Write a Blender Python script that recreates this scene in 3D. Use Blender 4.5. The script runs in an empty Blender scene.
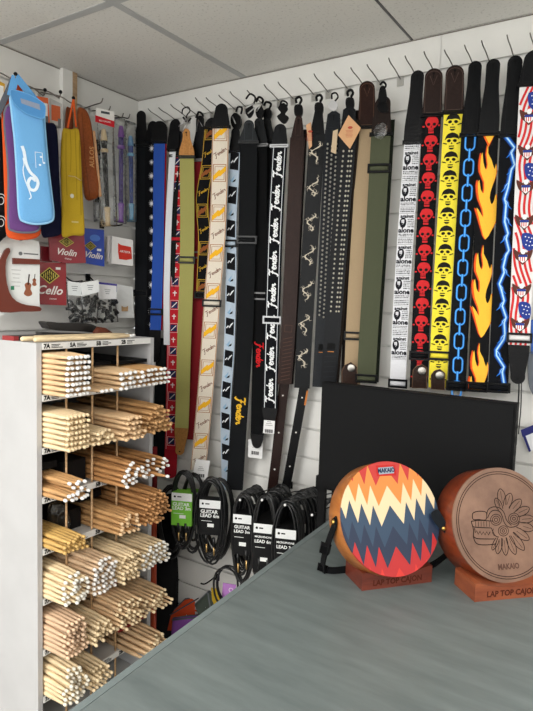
import bpy, math, random
from mathutils import Vector, Matrix
from mathutils.geometry import tessellate_polygon
random.seed(7)
C = bpy.context.scene.collection
PI = math.pi
# ------------------------------------------------------------------ camera
CAM = Vector((1.78023, -1.74161, 1.52564)); F = 592.843
WR = Vector((0.8354065, 0.5487816, 0.0305742)); WD = Vector((0.0759707, -0.0601991, -0.9952912)); WF = Vector((-0.5443569, 0.8337954, -0.0919821))
cd = bpy.data.cameras.new('camera'); cam = bpy.data.objects.new('camera', cd); C.objects.link(cam)
cam.matrix_world = Matrix(((WR.x, -WD.x, -WF.x, CAM.x), (WR.y, -WD.y, -WF.y, CAM.y), (WR.z, -WD.z, -WF.z, CAM.z), (0, 0, 0, 1)))
cd.sensor_fit = 'VERTICAL'; cd.sensor_height = 36; cd.sensor_width = 36; cd.lens = F*36/711; cd.clip_start = .02
bpy.context.scene.camera = cam
# ------------------------------------------------------------------ light
w = bpy.data.worlds.new('world'); bpy.context.scene.world = w; w.use_nodes = True
w.node_tree.nodes['Background'].inputs[0].default_value = (.93, .97, 1, 1); w.node_tree.nodes['Background'].inputs[1].default_value = .60
def area(name, loc, target, sx, sy, power, col):
    l = bpy.data.lights.new(name, 'AREA'); l.shape = 'RECTANGLE'; l.size = sx; l.size_y = sy; l.energy = power; l.color = col
    o = bpy.data.objects.new(name, l); C.objects.link(o); o.location = loc
    o.rotation_euler = (Vector(target)-Vector(loc)).to_track_quat('-Z', 'Y').to_euler()
for lx, ly, pw in ((.85, -2.1, 9), (2.35, -2.25, 9), (.85, -3.5, 17), (2.35, -3.5, 17), (2.9, -.95, 7)):
    area('ceiling_panel_light', (lx, ly, 2.285), (lx, ly, 0), .6, 1.15, pw, (1, .98, .95))
area('shopfront_daylight', (1.7, -4.5, 1.3), (1.5, 0, 1.25), 3.0, 1.9, 24, (.94, .97, 1))
vs = bpy.context.scene.view_settings
vs.view_transform = 'Standard'; vs.look = 'None'; vs.gamma = 1; vs.use_curve_mapping = False; vs.exposure = 0.95

# ------------------------------------------------------------------ helpers
def lin(c): return tuple(((v/255)/12.92 if v/255 <= .04045 else ((v/255+.055)/1.055)**2.4) for v in c)
MC = {}
def mat(kind, rgb, rough=None):
    key = (kind, tuple(rgb), rough)
    if key in MC: return MC[key]
    m = bpy.data.materials.new(kind); m.use_nodes = True; nt = m.node_tree; N = nt.nodes; L = nt.links
    b = N['Principled BSDF']; c = lin(rgb)
    if kind not in ('metal', 'rubber') and max(rgb) < 75: c = tuple(v*.45 for v in c)
    D = dict(cloth=(.9, 900, .10, .25), leather=(.34, 160, .16, .2), plastic=(.35, 30, .04, 0), paint=(.55, 12, .03, .02), wood=(.5, 20, .25, .08),
             metal=(.28, 40, .05, 0), paper=(.75, 60, .03, 0), print=(.7, 300, .05, 0), foil=(.3, 40, .06, .25), rubber=(.32, 60, .05, .05))[kind]
    b.inputs['Roughness'].default_value = D[0] if rough is None else rough
    tc = N.new('ShaderNodeTexCoord'); no = N.new('ShaderNodeTexNoise'); no.inputs['Scale'].default_value = D[1]; no.inputs['Detail'].default_value = 3
    L.new(tc.outputs['Object'], no.inputs['Vector'])
    r = N.new('ShaderNodeValToRGB'); k = D[2]
    r.color_ramp.elements[0].position = .3; r.color_ramp.elements[1].position = .7
    r.color_ramp.elements[0].color = tuple(v*(1-k) for v in c)+(1,); r.color_ramp.elements[1].color = tuple(min(1, v*(1+k)) for v in c)+(1,)
    L.new(no.outputs['Fac'], r.inputs['Fac']); L.new(r.outputs['Color'], b.inputs['Base Color'])
    if kind in ('metal',): b.inputs['Metallic'].default_value = 1
    if kind in ('cloth', 'print') or (kind == 'paper' and max(rgb) < 75): b.inputs['Specular IOR Level'].default_value = .15
    if kind == 'leather': b.inputs['Specular IOR Level'].default_value = .11
    if kind == 'plastic': b.inputs['Specular IOR Level'].default_value = .3 if max(rgb) > 60 else .12
    if kind == 'wood':
        mp = N.new('ShaderNodeMapping'); mp.inputs['Scale'].default_value = (1, 1, 6); L.new(tc.outputs['Object'], mp.inputs['Vector']); L.new(mp.outputs['Vector'], no.inputs['Vector'])
    if D[3]:
        bu = N.new('ShaderNodeBump'); bu.inputs['Strength'].default_value = D[3]; bu.inputs['Distance'].default_value = .002
        L.new(no.outputs['Fac'], bu.inputs['Height']); L.new(bu.outputs['Normal'], b.inputs['Normal'])
    MC[key] = m; return m
def clear_mat():
    if 'clear' in MC: return MC['clear']
    m = bpy.data.materials.new('clear_plastic'); m.use_nodes = True; N = m.node_tree.nodes; L = m.node_tree.links; N.clear()
    o = N.new('ShaderNodeOutputMaterial'); mx = N.new('ShaderNodeMixShader'); t = N.new('ShaderNodeBsdfTransparent'); g = N.new('ShaderNodeBsdfGlossy')
    fr = N.new('ShaderNodeFresnel'); ma = N.new('ShaderNodeMath'); ma.operation = 'MULTIPLY_ADD'; ma.inputs[1].default_value = .8; ma.inputs[2].default_value = .03
    tc = N.new('ShaderNodeTexCoord'); no = N.new('ShaderNodeTexNoise'); no.inputs['Scale'].default_value = 55; bu = N.new('ShaderNodeBump'); bu.inputs['Strength'].default_value = .7; bu.inputs['Distance'].default_value = .01
    L.new(tc.outputs['Object'], no.inputs['Vector']); L.new(no.outputs['Fac'], bu.inputs['Height']); L.new(bu.outputs['Normal'], g.inputs['Normal']); L.new(bu.outputs['Normal'], fr.inputs['Normal'])
    t.inputs[0].default_value = (.97, .98, .98, 1); g.inputs['Roughness'].default_value = .12
    L.new(fr.outputs[0], ma.inputs[0]); L.new(ma.outputs[0], mx.inputs[0]); L.new(t.outputs[0], mx.inputs[1]); L.new(g.outputs[0], mx.inputs[2]); L.new(mx.outputs[0], o.inputs[0])
    MC['clear'] = m; return m
class MB:
    def __init__(s): s.v = []; s.f = []; s.m = []; s.mats = []; s.smooth = []
    def mi(s, m):
        if m not in s.mats: s.mats.append(m)
        return s.mats.index(m)
    def add(s, vs, fs, m, smooth=False):
        b = len(s.v); s.v += [tuple(p) for p in vs]; k = s.mi(m)
        for f in fs: s.f.append([b+i for i in f]); s.m.append(k); s.smooth.append(smooth)
    def hexa(s, P8, m): s.add(P8, [(0, 3, 2, 1), (4, 5, 6, 7), (0, 1, 5, 4), (1, 2, 6, 5), (2, 3, 7, 6), (3, 0, 4, 7)], m)
    def box(s, lo, hi, m):
        x0, y0, z0 = lo; x1, y1, z1 = hi
        s.hexa([(x0, y0, z0), (x1, y0, z0), (x1, y1, z0), (x0, y1, z0), (x0, y0, z1), (x1, y0, z1), (x1, y1, z1), (x0, y1, z1)], m)
    def tube(s, pts, r, m, n=8, closed=False, cap=True):
        pts = [Vector(p) for p in pts]; K = len(pts); rr = r if isinstance(r, (list, tuple)) else [r]*K
        vs = []; up = None
        for i, p in enumerate(pts):
            a = pts[(i-1) % K] if (closed or i) else p; b = pts[(i+1) % K] if (closed or i < K-1) else p
            t = (b-a).normalized()
            if up is None: up = t.orthogonal().normalized()
            up = (up-t*up.dot(t)); up = up.normalized() if up.length > 1e-6 else t.orthogonal().normalized()
            q = t.cross(up)
            for k in range(n):
                an = 2*PI*k/n; vs.append(p+(up*math.cos(an)+q*math.sin(an))*rr[i])
        fs = []
        for i in range(K if closed else K-1):
            for k in range(n): fs.append((i*n+k, i*n+(k+1) % n, ((i+1) % K)*n+(k+1) % n, ((i+1) % K)*n+k))
        if cap and not closed: fs += [tuple(range(n))[::-1], tuple((K-1)*n+k for k in range(n))]
        s.add(vs, fs, m, True)
    def sphere(s, c, r, m, n=8, sc=(1, 1, 1)):
        c = Vector(c); vs = []; h = n//2
        for i in range(h+1):
            th = PI*i/h
            for k in range(n): ph = 2*PI*k/n; vs.append(c+Vector((math.sin(th)*math.cos(ph)*sc[0], math.sin(th)*math.sin(ph)*sc[1], math.cos(th)*sc[2]))*r)
        s.add(vs, [(i*n+k, (i+1)*n+k, (i+1)*n+(k+1) % n, i*n+(k+1) % n) for i in range(h) for k in range(n)], m, True)
    def build(s, name, parent=None, label=None, cat=None, group=None, kind=None, origin=None):
        o0 = Vector(origin) if origin is not None else Vector((0, 0, 0))
        if parent is not None: o0 = parent.location.copy()
        me = bpy.data.meshes.new(name); me.from_pydata([tuple(Vector(p)-o0) for p in s.v], [], s.f)
        for m in s.mats: me.materials.append(m)
        me.polygons.foreach_set('material_index', s.m); me.polygons.foreach_set('use_smooth', s.smooth); me.update()
        o = bpy.data.objects.new(name, me); C.objects.link(o)
        if parent is not None:
            o.parent = parent
        else: o.location = o0
        tag(o, label, cat, group, kind); return o
def tag(o, label=None, cat=None, group=None, kind=None):
    if label: o['label'] = label
    if cat: o['category'] = cat
    if group: o['group'] = group
    if kind: o['kind'] = kind
def empty(name, loc, label=None, cat=None, group=None):
    o = bpy.data.objects.new(name, None); C.objects.link(o); o.location = loc; o.empty_display_size = .05; tag(o, label, cat, group); return o
def sub(mb, name, par):      # sub-part: parent is itself a child of an empty at world position
    o0 = par.parent.location; keep = par.matrix_world
    me_o = mb.build(name, None, origin=None); me_o.parent = par
    for v in me_o.data.vertices: v.co = v.co-o0
    return me_o
def ray(px, py): return WR*((px-266.5)/F)+WD*((py-355.5)/F)+WF
def P(px, py, y):
    d = ray(px, py); return CAM+d*((y-CAM.y)/d.y)
def PX(px, py, x):
    d = ray(px, py); return CAM+d*((x-CAM.x)/d.x)
class Pl:
    """a real plane in the room; yaw a: 0 faces the shopfront (-Y), 90 faces +X; tilt leans it back"""
    def __init__(s, o, a, tilt=0):
        a = math.radians(a); t = math.radians(tilt); s.o = Vector(o); s.u = Vector((math.cos(a), math.sin(a), 0)); nh = Vector((math.sin(a), -math.cos(a), 0))
        s.v = Vector((0, 0, 1))*math.cos(t)-nh*math.sin(t); s.n = nh*math.cos(t)+Vector((0, 0, 1))*math.sin(t)
    def px(s, x, y):
        d = ray(x, y); k = (s.o-CAM).dot(s.n)/d.dot(s.n); p = CAM+d*k-s.o; return (p.dot(s.u), p.dot(s.v))
    def w(s, a, b, off=0): return s.o+s.u*a+s.v*b+s.n*off
TX = {}
def textgeo(string, shear=0, bold=0):
    k = (string, shear, bold)
    if k in TX: return TX[k]
    cu = bpy.data.curves.new('lettering', 'FONT'); cu.body = string; cu.size = 1; cu.shear = shear; cu.offset = bold; cu.resolution_u = 2; cu.align_x = 'CENTER'; cu.align_y = 'CENTER'
    o = bpy.data.objects.new('lettering', cu); C.objects.link(o); dg = bpy.context.evaluated_depsgraph_get(); dg.update()
    me = bpy.data.meshes.new_from_object(o.evaluated_get(dg))
    r = ([(v.co.x, v.co.y) for v in me.vertices], [tuple(p.vertices) for p in me.polygons])
    bpy.data.objects.remove(o); bpy.data.curves.remove(cu); bpy.data.meshes.remove(me); TX[k] = r; return r
class Draw:
    def __init__(s, mb, mapf): s.mb = mb; s.f = mapf
    def poly(s, pts, m, off=.0006):
        t = tessellate_polygon([[Vector((p[0], p[1], 0)) for p in pts]])
        fs = []
        for a, b, c in t:
            A, B, D = pts[a], pts[b], pts[c]
            fs.append((a, b, c) if (B[0]-A[0])*(D[1]-A[1])-(B[1]-A[1])*(D[0]-A[0]) > 0 else (a, c, b))
        s.mb.add([s.f(p[0], p[1], off) for p in pts], fs, m)
    def stroke(s, pts, wd, m, off=.0006, closed=False):
        K = len(pts); L = []; R = []
        for i in range(K):
            a = pts[(i-1) % K] if (closed or i) else pts[i]; b = pts[(i+1) % K] if (closed or i < K-1) else pts[i]
            dx, dy = b[0]-a[0], b[1]-a[1]; l = math.hypot(dx, dy) or 1; ww = (wd[i] if isinstance(wd, (list, tuple)) else wd)/2
            L.append((pts[i][0]-dy/l*ww, pts[i][1]+dx/l*ww)); R.append((pts[i][0]+dy/l*ww, pts[i][1]-dx/l*ww))
        vs = [s.f(p[0], p[1], off) for p in L]+[s.f(p[0], p[1], off) for p in R]
        s.mb.add(vs, [(K+i, K+(i+1) % K, (i+1) % K, i) for i in range(K if closed else K-1)], m)
    def disc(s, x, y, rx, ry, m, off=.0006, n=14, rot=0):
        c, q = math.cos(rot), math.sin(rot)
        s.poly([(x+rx*math.cos(2*PI*k/n)*c-ry*math.sin(2*PI*k/n)*q, y+rx*math.cos(2*PI*k/n)*q+ry*math.sin(2*PI*k/n)*c) for k in range(n)], m, off)
    def rect(s, x, y, a, b, m, off=.0006, rot=0):
        c, q = math.cos(rot), math.sin(rot)
        s.poly([(x+i*a/2*c-j*b/2*q, y+i*a/2*q+j*b/2*c) for i, j in ((-1, -1), (1, -1), (1, 1), (-1, 1))], m, off)
    def frame(s, x, y, a, b, wd, m, off=.0006):
        s.stroke([(x-a/2, y-b/2), (x+a/2, y-b/2), (x+a/2, y+b/2), (x-a/2, y+b/2)], wd, m, off, True)
    def text(s, string, x, y, size, m, off=.0006, rot=0, shear=0, bold=0, sx=1):
        V, Fs = textgeo(string, shear, bold); c, q = math.cos(rot), math.sin(rot)
        s.mb.add([s.f(x+(a*sx*c-b*q)*size, y+(a*sx*q+b*c)*size, off) for a, b in V], Fs, m)
def prism(mb, pl, poly, t, m, off=0, m2=None):
    """poly in plane coords, front at off, extruded back by t"""
    K = len(poly); A = sum(poly[i][0]*poly[(i+1) % K][1]-poly[(i+1) % K][0]*poly[i][1] for i in range(K))
    if A < 0: poly = poly[::-1]
    Draw(mb, pl.w).poly(poly, m, off)
    t3 = tessellate_polygon([[Vector((p[0], p[1], 0)) for p in poly]])
    mb.add([pl.w(p[0], p[1], off-t) for p in poly], [tuple(f) for f in t3], m2 or m)
    mb.add([pl.w(p[0], p[1], off) for p in poly]+[pl.w(p[0], p[1], off-t) for p in poly], [(i, K+i, K+(i+1) % K, (i+1) % K) for i in range(K)], m2 or m)
def puff(mb, pl, poly, t, m, off=0, rnd=.5):
    """soft bag: outline inflated to thickness t"""
    K = len(poly); cx = sum(p[0] for p in poly)/K; cy = sum(p[1] for p in poly)/K
    A = sum(poly[i][0]*poly[(i+1) % K][1]-poly[(i+1) % K][0]*poly[i][1] for i in range(K))
    if A < 0: poly = poly[::-1]
    rings = [(1, 0), (.985, .22), (.94, .36), (.8, .47), (.5, .5), (.02, .5)]
    vs = []; n = 0
    for side in (1, -1):
        for sc, h in rings:
            vs += [pl.w(cx+(p[0]-cx)*sc, cy+(p[1]-cy)*(1-(1-sc)*1.0), off-t/2+side*h*t) for p in poly]
    fs = []; R = len(rings)
    for q in range(2):
        b = q*R*K
        for r in range(R-1):
            for i in range(K):
                f = (b+r*K+i, b+r*K+(i+1) % K, b+(r+1)*K+(i+1) % K, b+(r+1)*K+i); fs.append(f if q == 0 else f[::-1])
    mb.add(vs, fs, m, True)
def smooth2(pts, n=6, closed=True):
    out = []; K = len(pts)
    for i in range(K if closed else K-1):
        p = [pts[(i+j) % K] if closed else pts[min(max(i+j, 0), K-1)] for j in (-1, 0, 1, 2)]
        for k in range(n):
            t = k/n; out.append(tuple(.5*(2*p[1][d]+(p[2][d]-p[0][d])*t+(2*p[0][d]-5*p[1][d]+4*p[2][d]-p[3][d])*t*t+(3*p[1][d]-p[0][d]-3*p[2][d]+p[3][d])*t**3) for d in range(len(p[1]))))
    if not closed: out.append(tuple(pts[-1]))
    return out
BLACK = (24, 25, 28)
# ------------------------------------------------------------------ structure
H = 2.30; PITCH = .1002
def slat_profile(z0, z1):
    """list of (depth, z) going down a slatwall: face at 0, T slots recessed"""
    pr = [(0, z1)]; k = 1
    while H-PITCH*k-.004 > z0:
        zg = H-PITCH*k
        pr += [(0, zg+.004), (.004, zg+.0035), (.011, zg+.010), (.011, zg-.008), (.004, zg-.0035), (0, zg-.004)]; k += 1
    pr.append((0, z0)); return pr
wallm = mat('paint', (226, 225, 221)); dark = mat('paint', (60, 58, 55))
def slat(mb, a, b, axis, base=0):
    pr = slat_profile(0, H)
    for i in range(len(pr)-1):
        (d0, z0), (d1, z1) = pr[i], pr[i+1]
        if axis == 'x': q = [(a, base+d0, z0), (a, base+d1, z1), (b, base+d1, z1), (b, base+d0, z0)]
        else: q = [(base-d0, b, z0), (base-d0, a, z0), (base-d1, a, z1), (base-d1, b, z1)]
        mb.add(q, [(0, 1, 2, 3)], wallm)
    if axis == 'x': mb.box((a, base+.0115, 0), (b, base+.06, H), wallm)
    else: mb.box((base-.06, a, 0), (base-.0115, b, H), wallm)
xs = P(441, 50, 0).x
mb = MB(); slat(mb, 0, xs-.0006, 'x'); slat(mb, xs+.0006, 3.6, 'x'); mb.build('wall_back', kind='structure')
mb = MB(); slat(mb, -3.2, -.34, 'y', .0); slat(mb, -.34, 0, 'y', .0); mb.build('wall_left', kind='structure')
mb = MB(); mb.box((0, -.372, 2.06), (.018, -.332, H-.001), wallm); mb.box((0, -.332, 2.06), (.018, -.312, H-.001), mat('wood', (176, 146, 112)))
mb.build('trim_1', kind='structure')
mb = MB(); mb.box((-.06, -4.66, 0), (3.66, -4.6, H), wallm); mb.build('wall_front', kind='structure')
mb = MB(); mb.box((3.6, -4.6, 0), (3.66, .06, H), wallm); mb.build('wall_right', kind='structure')
mb = MB(); mb.box((-.06, -4.6, 0), (0, -3.2, H), wallm); mb.build('wall_left', kind='structure')
# floor
fm = mat('paint', (178, 174, 167))
mb = MB(); mb.box((-.06, -4.6, -.05), (3.6, .06, 0), fm); mb.build('floor', kind='structure')
# ceiling: mineral tiles in a grey grid
ctm = bpy.data.materials.new('ceiling_tile'); ctm.use_nodes = True; N = ctm.node_tree.nodes; L = ctm.node_tree.links; b = N['Principled BSDF']; b.inputs['Roughness'].default_value = .95
tc = N.new('ShaderNodeTexCoord'); n1 = N.new('ShaderNodeTexNoise'); n1.inputs['Scale'].default_value = 130; n1.inputs['Detail'].default_value = 4
n2 = N.new('ShaderNodeTexVoronoi'); n2.inputs['Scale'].default_value = 60
r = N.new('ShaderNodeValToRGB'); r.color_ramp.elements[0].position = .32; r.color_ramp.elements[0].color = (*lin((196, 194, 189)), 1); r.color_ramp.elements[1].position = .42; r.color_ramp.elements[1].color = (*lin((220, 218, 213)), 1)
L.new(tc.outputs['Object'], n1.inputs[0]); L.new(n1.outputs['Fac'], r.inputs[0]); L.new(r.outputs[0], b.inputs['Base Color'])
bu = N.new('ShaderNodeBump'); bu.inputs['Strength'].default_value = .25; bu.inputs['Distance'].default_value = .002; L.new(n1.outputs['Fac'], bu.inputs['Height']); L.new(bu.outputs[0], b.inputs['Normal'])
mb = MB(); gx = [-.085, .515, 1.12, 1.72, 2.32, 2.92, 3.6]; gy = [.06, -.6, -1.2, -1.8, -2.4, -3.0, -3.6, -4.6]
for i in range(6):
    for j in range(7):
        mb.box((max(gx[i]+.004, -.06), gy[j+1]+.004, H), (gx[i+1]-.004, gy[j]-.004, H+.015), ctm)
mb.box((-.06, -4.6, H+.016), (3.6, .06, H+.03), dark); mb.build('ceiling', kind='structure')
mb = MB(); barm = mat('paint', (176, 177, 177))
for x in gx[1:-1]:
    if x == 1.12: mb.box((x-.003, -4.6, H-.0015), (x+.003, 0, H+.004), mat('paint', (88, 88, 88)))
    else: mb.box((x-.012, -4.6, H-.002), (x+.012, 0, H+.004), barm)
for y in gy[1:-1]: mb.box((0, y-.012, H-.0018), (3.6, y+.012, H+.0038), barm)
mb.build('trim_2', kind='structure')
mb = MB(); em = mat('paint', (120, 112, 104)); mb.box((0, -.004, H-.004), (3.6, -.0002, H-.0022), em); mb.box((.0002, -3.2, H-.004), (.004, -.004, H-.0022), em); mb.build('trim_3', kind='structure')

# ------------------------------------------------------------------ counter
cm = bpy.data.materials.new('grey_laminate'); cm.use_nodes = True; N = cm.node_tree.nodes; L = cm.node_tree.links; b = N['Principled BSDF']; b.inputs['Roughness'].default_value = .42
tc = N.new('ShaderNodeTexCoord'); mp = N.new('ShaderNodeMapping'); mp.inputs['Rotation'].default_value = (0, 0, .55); mp.inputs['Scale'].default_value = (2.5, 14, 1)
n1 = N.new('ShaderNodeTexNoise'); n1.inputs['Scale'].default_value = 2.2; n1.inputs['Detail'].default_value = 6; n1.inputs['Roughness'].default_value = .6
r = N.new('ShaderNodeValToRGB'); r.color_ramp.elements[0].position = .25; r.color_ramp.elements[0].color = (*lin((90, 99, 99)), 1); r.color_ramp.elements[1].position = .75; r.color_ramp.elements[1].color = (*lin((114, 123, 122)), 1)
L.new(tc.outputs['Object'], mp.inputs[0]); L.new(mp.outputs[0], n1.inputs[0]); L.new(n1.outputs['Fac'], r.inputs[0]); L.new(r.outputs[0], b.inputs['Base Color'])
edge = mat('plastic', (112, 122, 122), .5); cbody = mat('paint', (150, 150, 148))
A = Vector((1.0898, -.315, 0)); B = Vector((1.139, -1.236, 0)); dv = (B-A).normalized(); nv = Vector((-dv.y, dv.x, 0))  # nv points +X
cnt = empty('counter', (1.9, -1, 0), 'grey wood-effect shop counter in the foreground under the two round drums', 'counter')
def quad_prism(mb, pts, z0, z1, m): mb.hexa([(p[0], p[1], z0) for p in pts]+[(p[0], p[1], z1) for p in pts], m)
Q = [A, A+dv*1.25, A+dv*1.25+nv*1.9, A+nv*1.9]; z = .95
mb = MB(); ins = .013
Qi = [A+nv*ins-dv*0+dv*ins, A+dv*(1.25-ins)+nv*ins, A+dv*(1.25-ins)+nv*1.88, A+nv*1.88+dv*ins]
Qj = [Qi[0]+nv*.0016+dv*.0016, Qi[1]+nv*.0016-dv*.0016, Qi[2]-nv*.0016-dv*.0016, Qi[3]-nv*.0016+dv*.0016]; quad_prism(mb, Qj, z-.03, z, cm); quad_prism(mb, Qi, z-.03, z-.002, dark); mb.build('worktop', cnt)
mb = MB()
for i in range(4):
    a, b2, c2, d2 = Q[i], Q[(i+1) % 4], Qi[(i+1) % 4], Qi[i]
    quad_prism(mb, [a, b2, c2, d2], z-.038, z-.0006, edge)
mb.build('edge_band', cnt)
mb = MB(); Qb = [A+nv*.03+dv*.03, A+dv*1.22+nv*.03, A+dv*1.22+nv*1.87, A+nv*1.87+dv*.03]; quad_prism(mb, Qb, 0, z-.038, cbody); mb.build('body', cnt)

# ------------------------------------------------------------------ drumstick unit
UX = .45; YC = [-.775, -.692, -.602, -.507, -.377]; ZL = [1.398, 1.261, 1.119, .985, .842, .701, .556, .42, .283, .146]
um = mat('paint', (188, 188, 189)); us = mat('paint', (196, 195, 192))
un = empty('drumstick_rack', (.23, -.576, 0), 'tall white open rack of shelves filled with drumsticks beside the counter', 'shelf rack')
mb = MB(); mb.box((.004, -.791, 0), (UX, -.776, ZL[0]), um); mb.build('side_panel', un)
mb = MB(); mb.box((.004, -.377, 0), (UX, -.362, ZL[0]), um); mb.build('side_panel', un)
mb = MB(); mb.box((.004, -.775, .05), (.010, -.378, ZL[0]-.019), us); mb.build('back_panel', un)
mb = MB(); mb.box((.004, -.776+.0002, ZL[0]-.018), (UX, -.3772, ZL[0]), um); mb.build('top_board', un)
dn = mat('print', (40, 40, 42)); paper = mat('paper', (235, 235, 232))
codes = ['7A', '5A', '5B', '2B']
for k, zz in enumerate(ZL):
    if k:
        mb = MB(); mb.box((.0105, -.7755, zz-.018), (UX-.002, -.3775, zz), us); mb.build('shelf_board', un)
    mb = MB(); mb.box((UX-.0018 if k else UX+.0002, -.774, zz-.0175), (UX+.0018, -.379, zz-.0005), paper)
    pl = Pl((UX+.0018, -.774, zz-.009), 90); D = Draw(mb, pl.w)
    for c in range(4):
        u0 = YC[c]-YC[0]
        D.text(codes[c], u0+.013, 0, .016, dn, bold=.05)
        for j in range(3): D.stroke([(u0+.027, .004-j*.004), (u0+.027+random.uniform(.02, .045), .004-j*.004)], .0019, dn)
    mb.build('label_strip', un)
dw = mat('wood', (196, 160, 118))
for yy in YC[1:4]:
    mb = MB(); mb.tube([(UX-.008, yy, .05), (UX-.008, yy, ZL[0]-.018)], .0032, dw, 8); mb.build('divider_rod', un)
# sticks. (shelf, column): rows, across, stick-out, tip colour, wood tone, jitter, label
W1 = (222, 188, 146); W2 = (196, 152, 102); W3 = (232, 208, 168); W4 = (188, 138, 88); WT = (244, 244, 242)
cells = {
 (1, 0): ([6]*8, .100, WT, W1, .006, 'beige drumstick with white tip in the top left compartment of the rack'),
 (1, 1): ([0, 0], 0, WT, W1, .01, ''),
 (1, 2): ([6, 6, 6, 6], .105, WT, W1, .012, 'beige drumstick with white tip, third compartment of the top shelf row'),
 (1, 3): ([7, 7, 7, 5], .098, WT, W2, .006, 'beige drumstick with white tip, rightmost compartment of the top shelf row'),
 (2, 0): ([6]*7, .100, W3, W3, .004, 'pale drumstick with bare wood tip in the neat block below the top left compartment'),
 (2, 1): ([6, 6, 5], .095, W3, W3, .012, 'pale drumstick in the low bundle, second column of the second shelf row'),
 (2, 2): ([6, 6, 4, 4, 4], .118, W1, W1, .012, 'beige drumstick with bare wood tip, third column of the second shelf row'),
 (2, 3): ([7, 7, 6, 6, 5, 3], .108, W2, W2, .014, 'tan drumstick with bare wood tip, rightmost column of the second shelf row'),
 (3, 0): ([6, 6, 2, 4], .098, WT, W2, .012, 'tan drumstick with white tip, leftmost column of the third shelf row'),
 (3, 2): ([4, 5, 5, 4, 2], .118, WT, W4, .014, 'orange-tan drumstick with white tip in the round bundle of the third shelf row'),
 (3, 3): ([4, 5, 5, 3], .098, WT, W4, .016, 'orange-tan drumstick with white tip, rightmost column of the third shelf row'),
 (4, 0): ([6, 6, 5], .090, (202, 164, 96), (202, 164, 96), .012, 'golden drumstick, leftmost column of the fourth shelf row'),
 (4, 2): ([5, 6, 5, 4], .108, W1, W2, .016, 'tan drumstick in clear film, third column of the fourth shelf row'),
 (4, 3): ([5, 7, 7, 6, 6, 5, 3], .110, W4, W4, .014, 'brown-tan drumstick in the big round bundle of the fourth shelf row'),
 (5, 0): ([6, 6, 6, 6, 5, 3], .092, (240, 232, 220), W3, .016, 'pale drumstick with off-white tip, leftmost column of the fifth shelf row'),
 (5, 1): ([6, 6, 6, 6, 6, 6, 4], .105, (226, 222, 216), (214, 184, 150), .008, 'pale pinkish drumstick in the dense block, second column of the fifth shelf row'),
 (5, 2): ([6, 6, 6, 6, 5, 4], .110, W3, W3, .016, 'pale drumstick, third column of the fifth shelf row'),
 (5, 3): ([7, 7, 7, 7, 5], .105, (234, 230, 222), W3, .010, 'pale drumstick with off-white tip, rightmost column of the fifth shelf row'),
 (6, 0): ([6, 6, 6, 6, 6, 5, 5], .090, (222, 190, 158), (212, 180, 148), .010, 'reddish-beige drumstick, leftmost column of the sixth shelf row'),
 (6, 1): ([6, 6, 5, 4], .098, W3, W3, .016, 'pale drumstick, second column of the sixth shelf row'),
 (6, 2): ([6, 6, 6, 6, 5, 5], .110, W3, W1, .016, 'beige drumstick with a red-printed neighbour, third column of the sixth shelf row'),
 (6, 3): ([7, 7, 6, 6], .108, W3, W1, .016, 'beige drumstick, rightmost column of the sixth shelf row'),
 (7, 0): ([6, 6, 6, 6, 5, 4, 3], .090, (236, 226, 208), W3, .018, 'pale drumstick, leftmost column of the seventh shelf row beside the counter edge'),
 (7, 1): ([6, 6, 5, 4], .094, W3, W3, .018, 'pale drumstick, second column of the seventh shelf row'),
 (7, 3): ([7, 6, 5, 4], .112, W3, W1, .018, 'beige drumstick with red lettering, rightmost column of the seventh shelf row'),
}
del cells[(1, 1)]
def stick_geo(mb, p0, ax, tipm, bodym, L=.34, r=.0068, mtip=None, n=8):
    """p0 = tip end, ax = unit vector from butt to tip"""
    e = lambda d: p0-ax*d
    mb.tube([e(L), e(L-.004), e(.070), e(.020), e(.0125)], [r*.8, r, r, r*.62, r*.42], bodym, n)
    if mtip is not None: tm = mtip
    else: tm = mb
    tm.tube([e(.0126), e(.010), e(.005), e(.001), e(0)], [r*.42, r*.68, r*.74, r*.5, r*.15], tipm, n)
recs = []
for (row, col), (rows, out, tip, wd, jit, lab) in cells.items():
    y0, y1 = YC[col]+.0035, YC[col+1]-.0035; fl = ZL[row]; base_out = random.uniform(-.003, .003)
    for ri, cnt_ in enumerate(rows):
        sp = (y1-y0)/max(max(rows), 1); cstart = (y1-y0-sp*cnt_)/2 if ri else 0
        if (row, col) in ((1, 0), (2, 0)): cstart = 0
        for ci in range(cnt_):
            yy = y0+cstart+sp*(ci+.5); zz = fl+.0072+ri*.01395
            fan = jit*1.0; o = out+base_out+random.uniform(-jit, jit)*.9
            a = Vector((1, random.uniform(-fan, fan)*1.2, random.uniform(-fan, fan)*.4-(.01 if jit > .012 else 0)))
            if jit < .007: a = Vector((1, 0, 0))
            recs.append(dict(tip=Vector((UX+o, yy+random.uniform(-.0003, .0003), zz)), ax=a.normalized(), t=tip, w=wd, lab=lab, exp=(ci == 0 or ri == len(rows)-1 or (ri < len(rows)-1 and ci >= rows[ri+1])), cell=(row, col)))
recs.append(dict(tip=Vector((UX+.150, -.445, ZL[3]+.008)), ax=Vector((1, .12, 0)).normalized(), t=WT, w=W4, lab='orange-tan drumstick poking furthest out of the third shelf row', exp=True, cell=(3, 3)))
for yy in (-.655, -.640, -.622): recs.append(dict(tip=Vector((UX+.10, yy, ZL[1]+.0072)), ax=Vector((1, 0, 0)), t=WT, w=W1, lab='beige drumstick with white tip lying loose in the second compartment of the top row', exp=True, cell=(1, 1)))
recs.sort(key=lambda r: (r['tip']-CAM).length-(.35 if r['exp'] else 0))
loose = MB(); ind = {}
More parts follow.
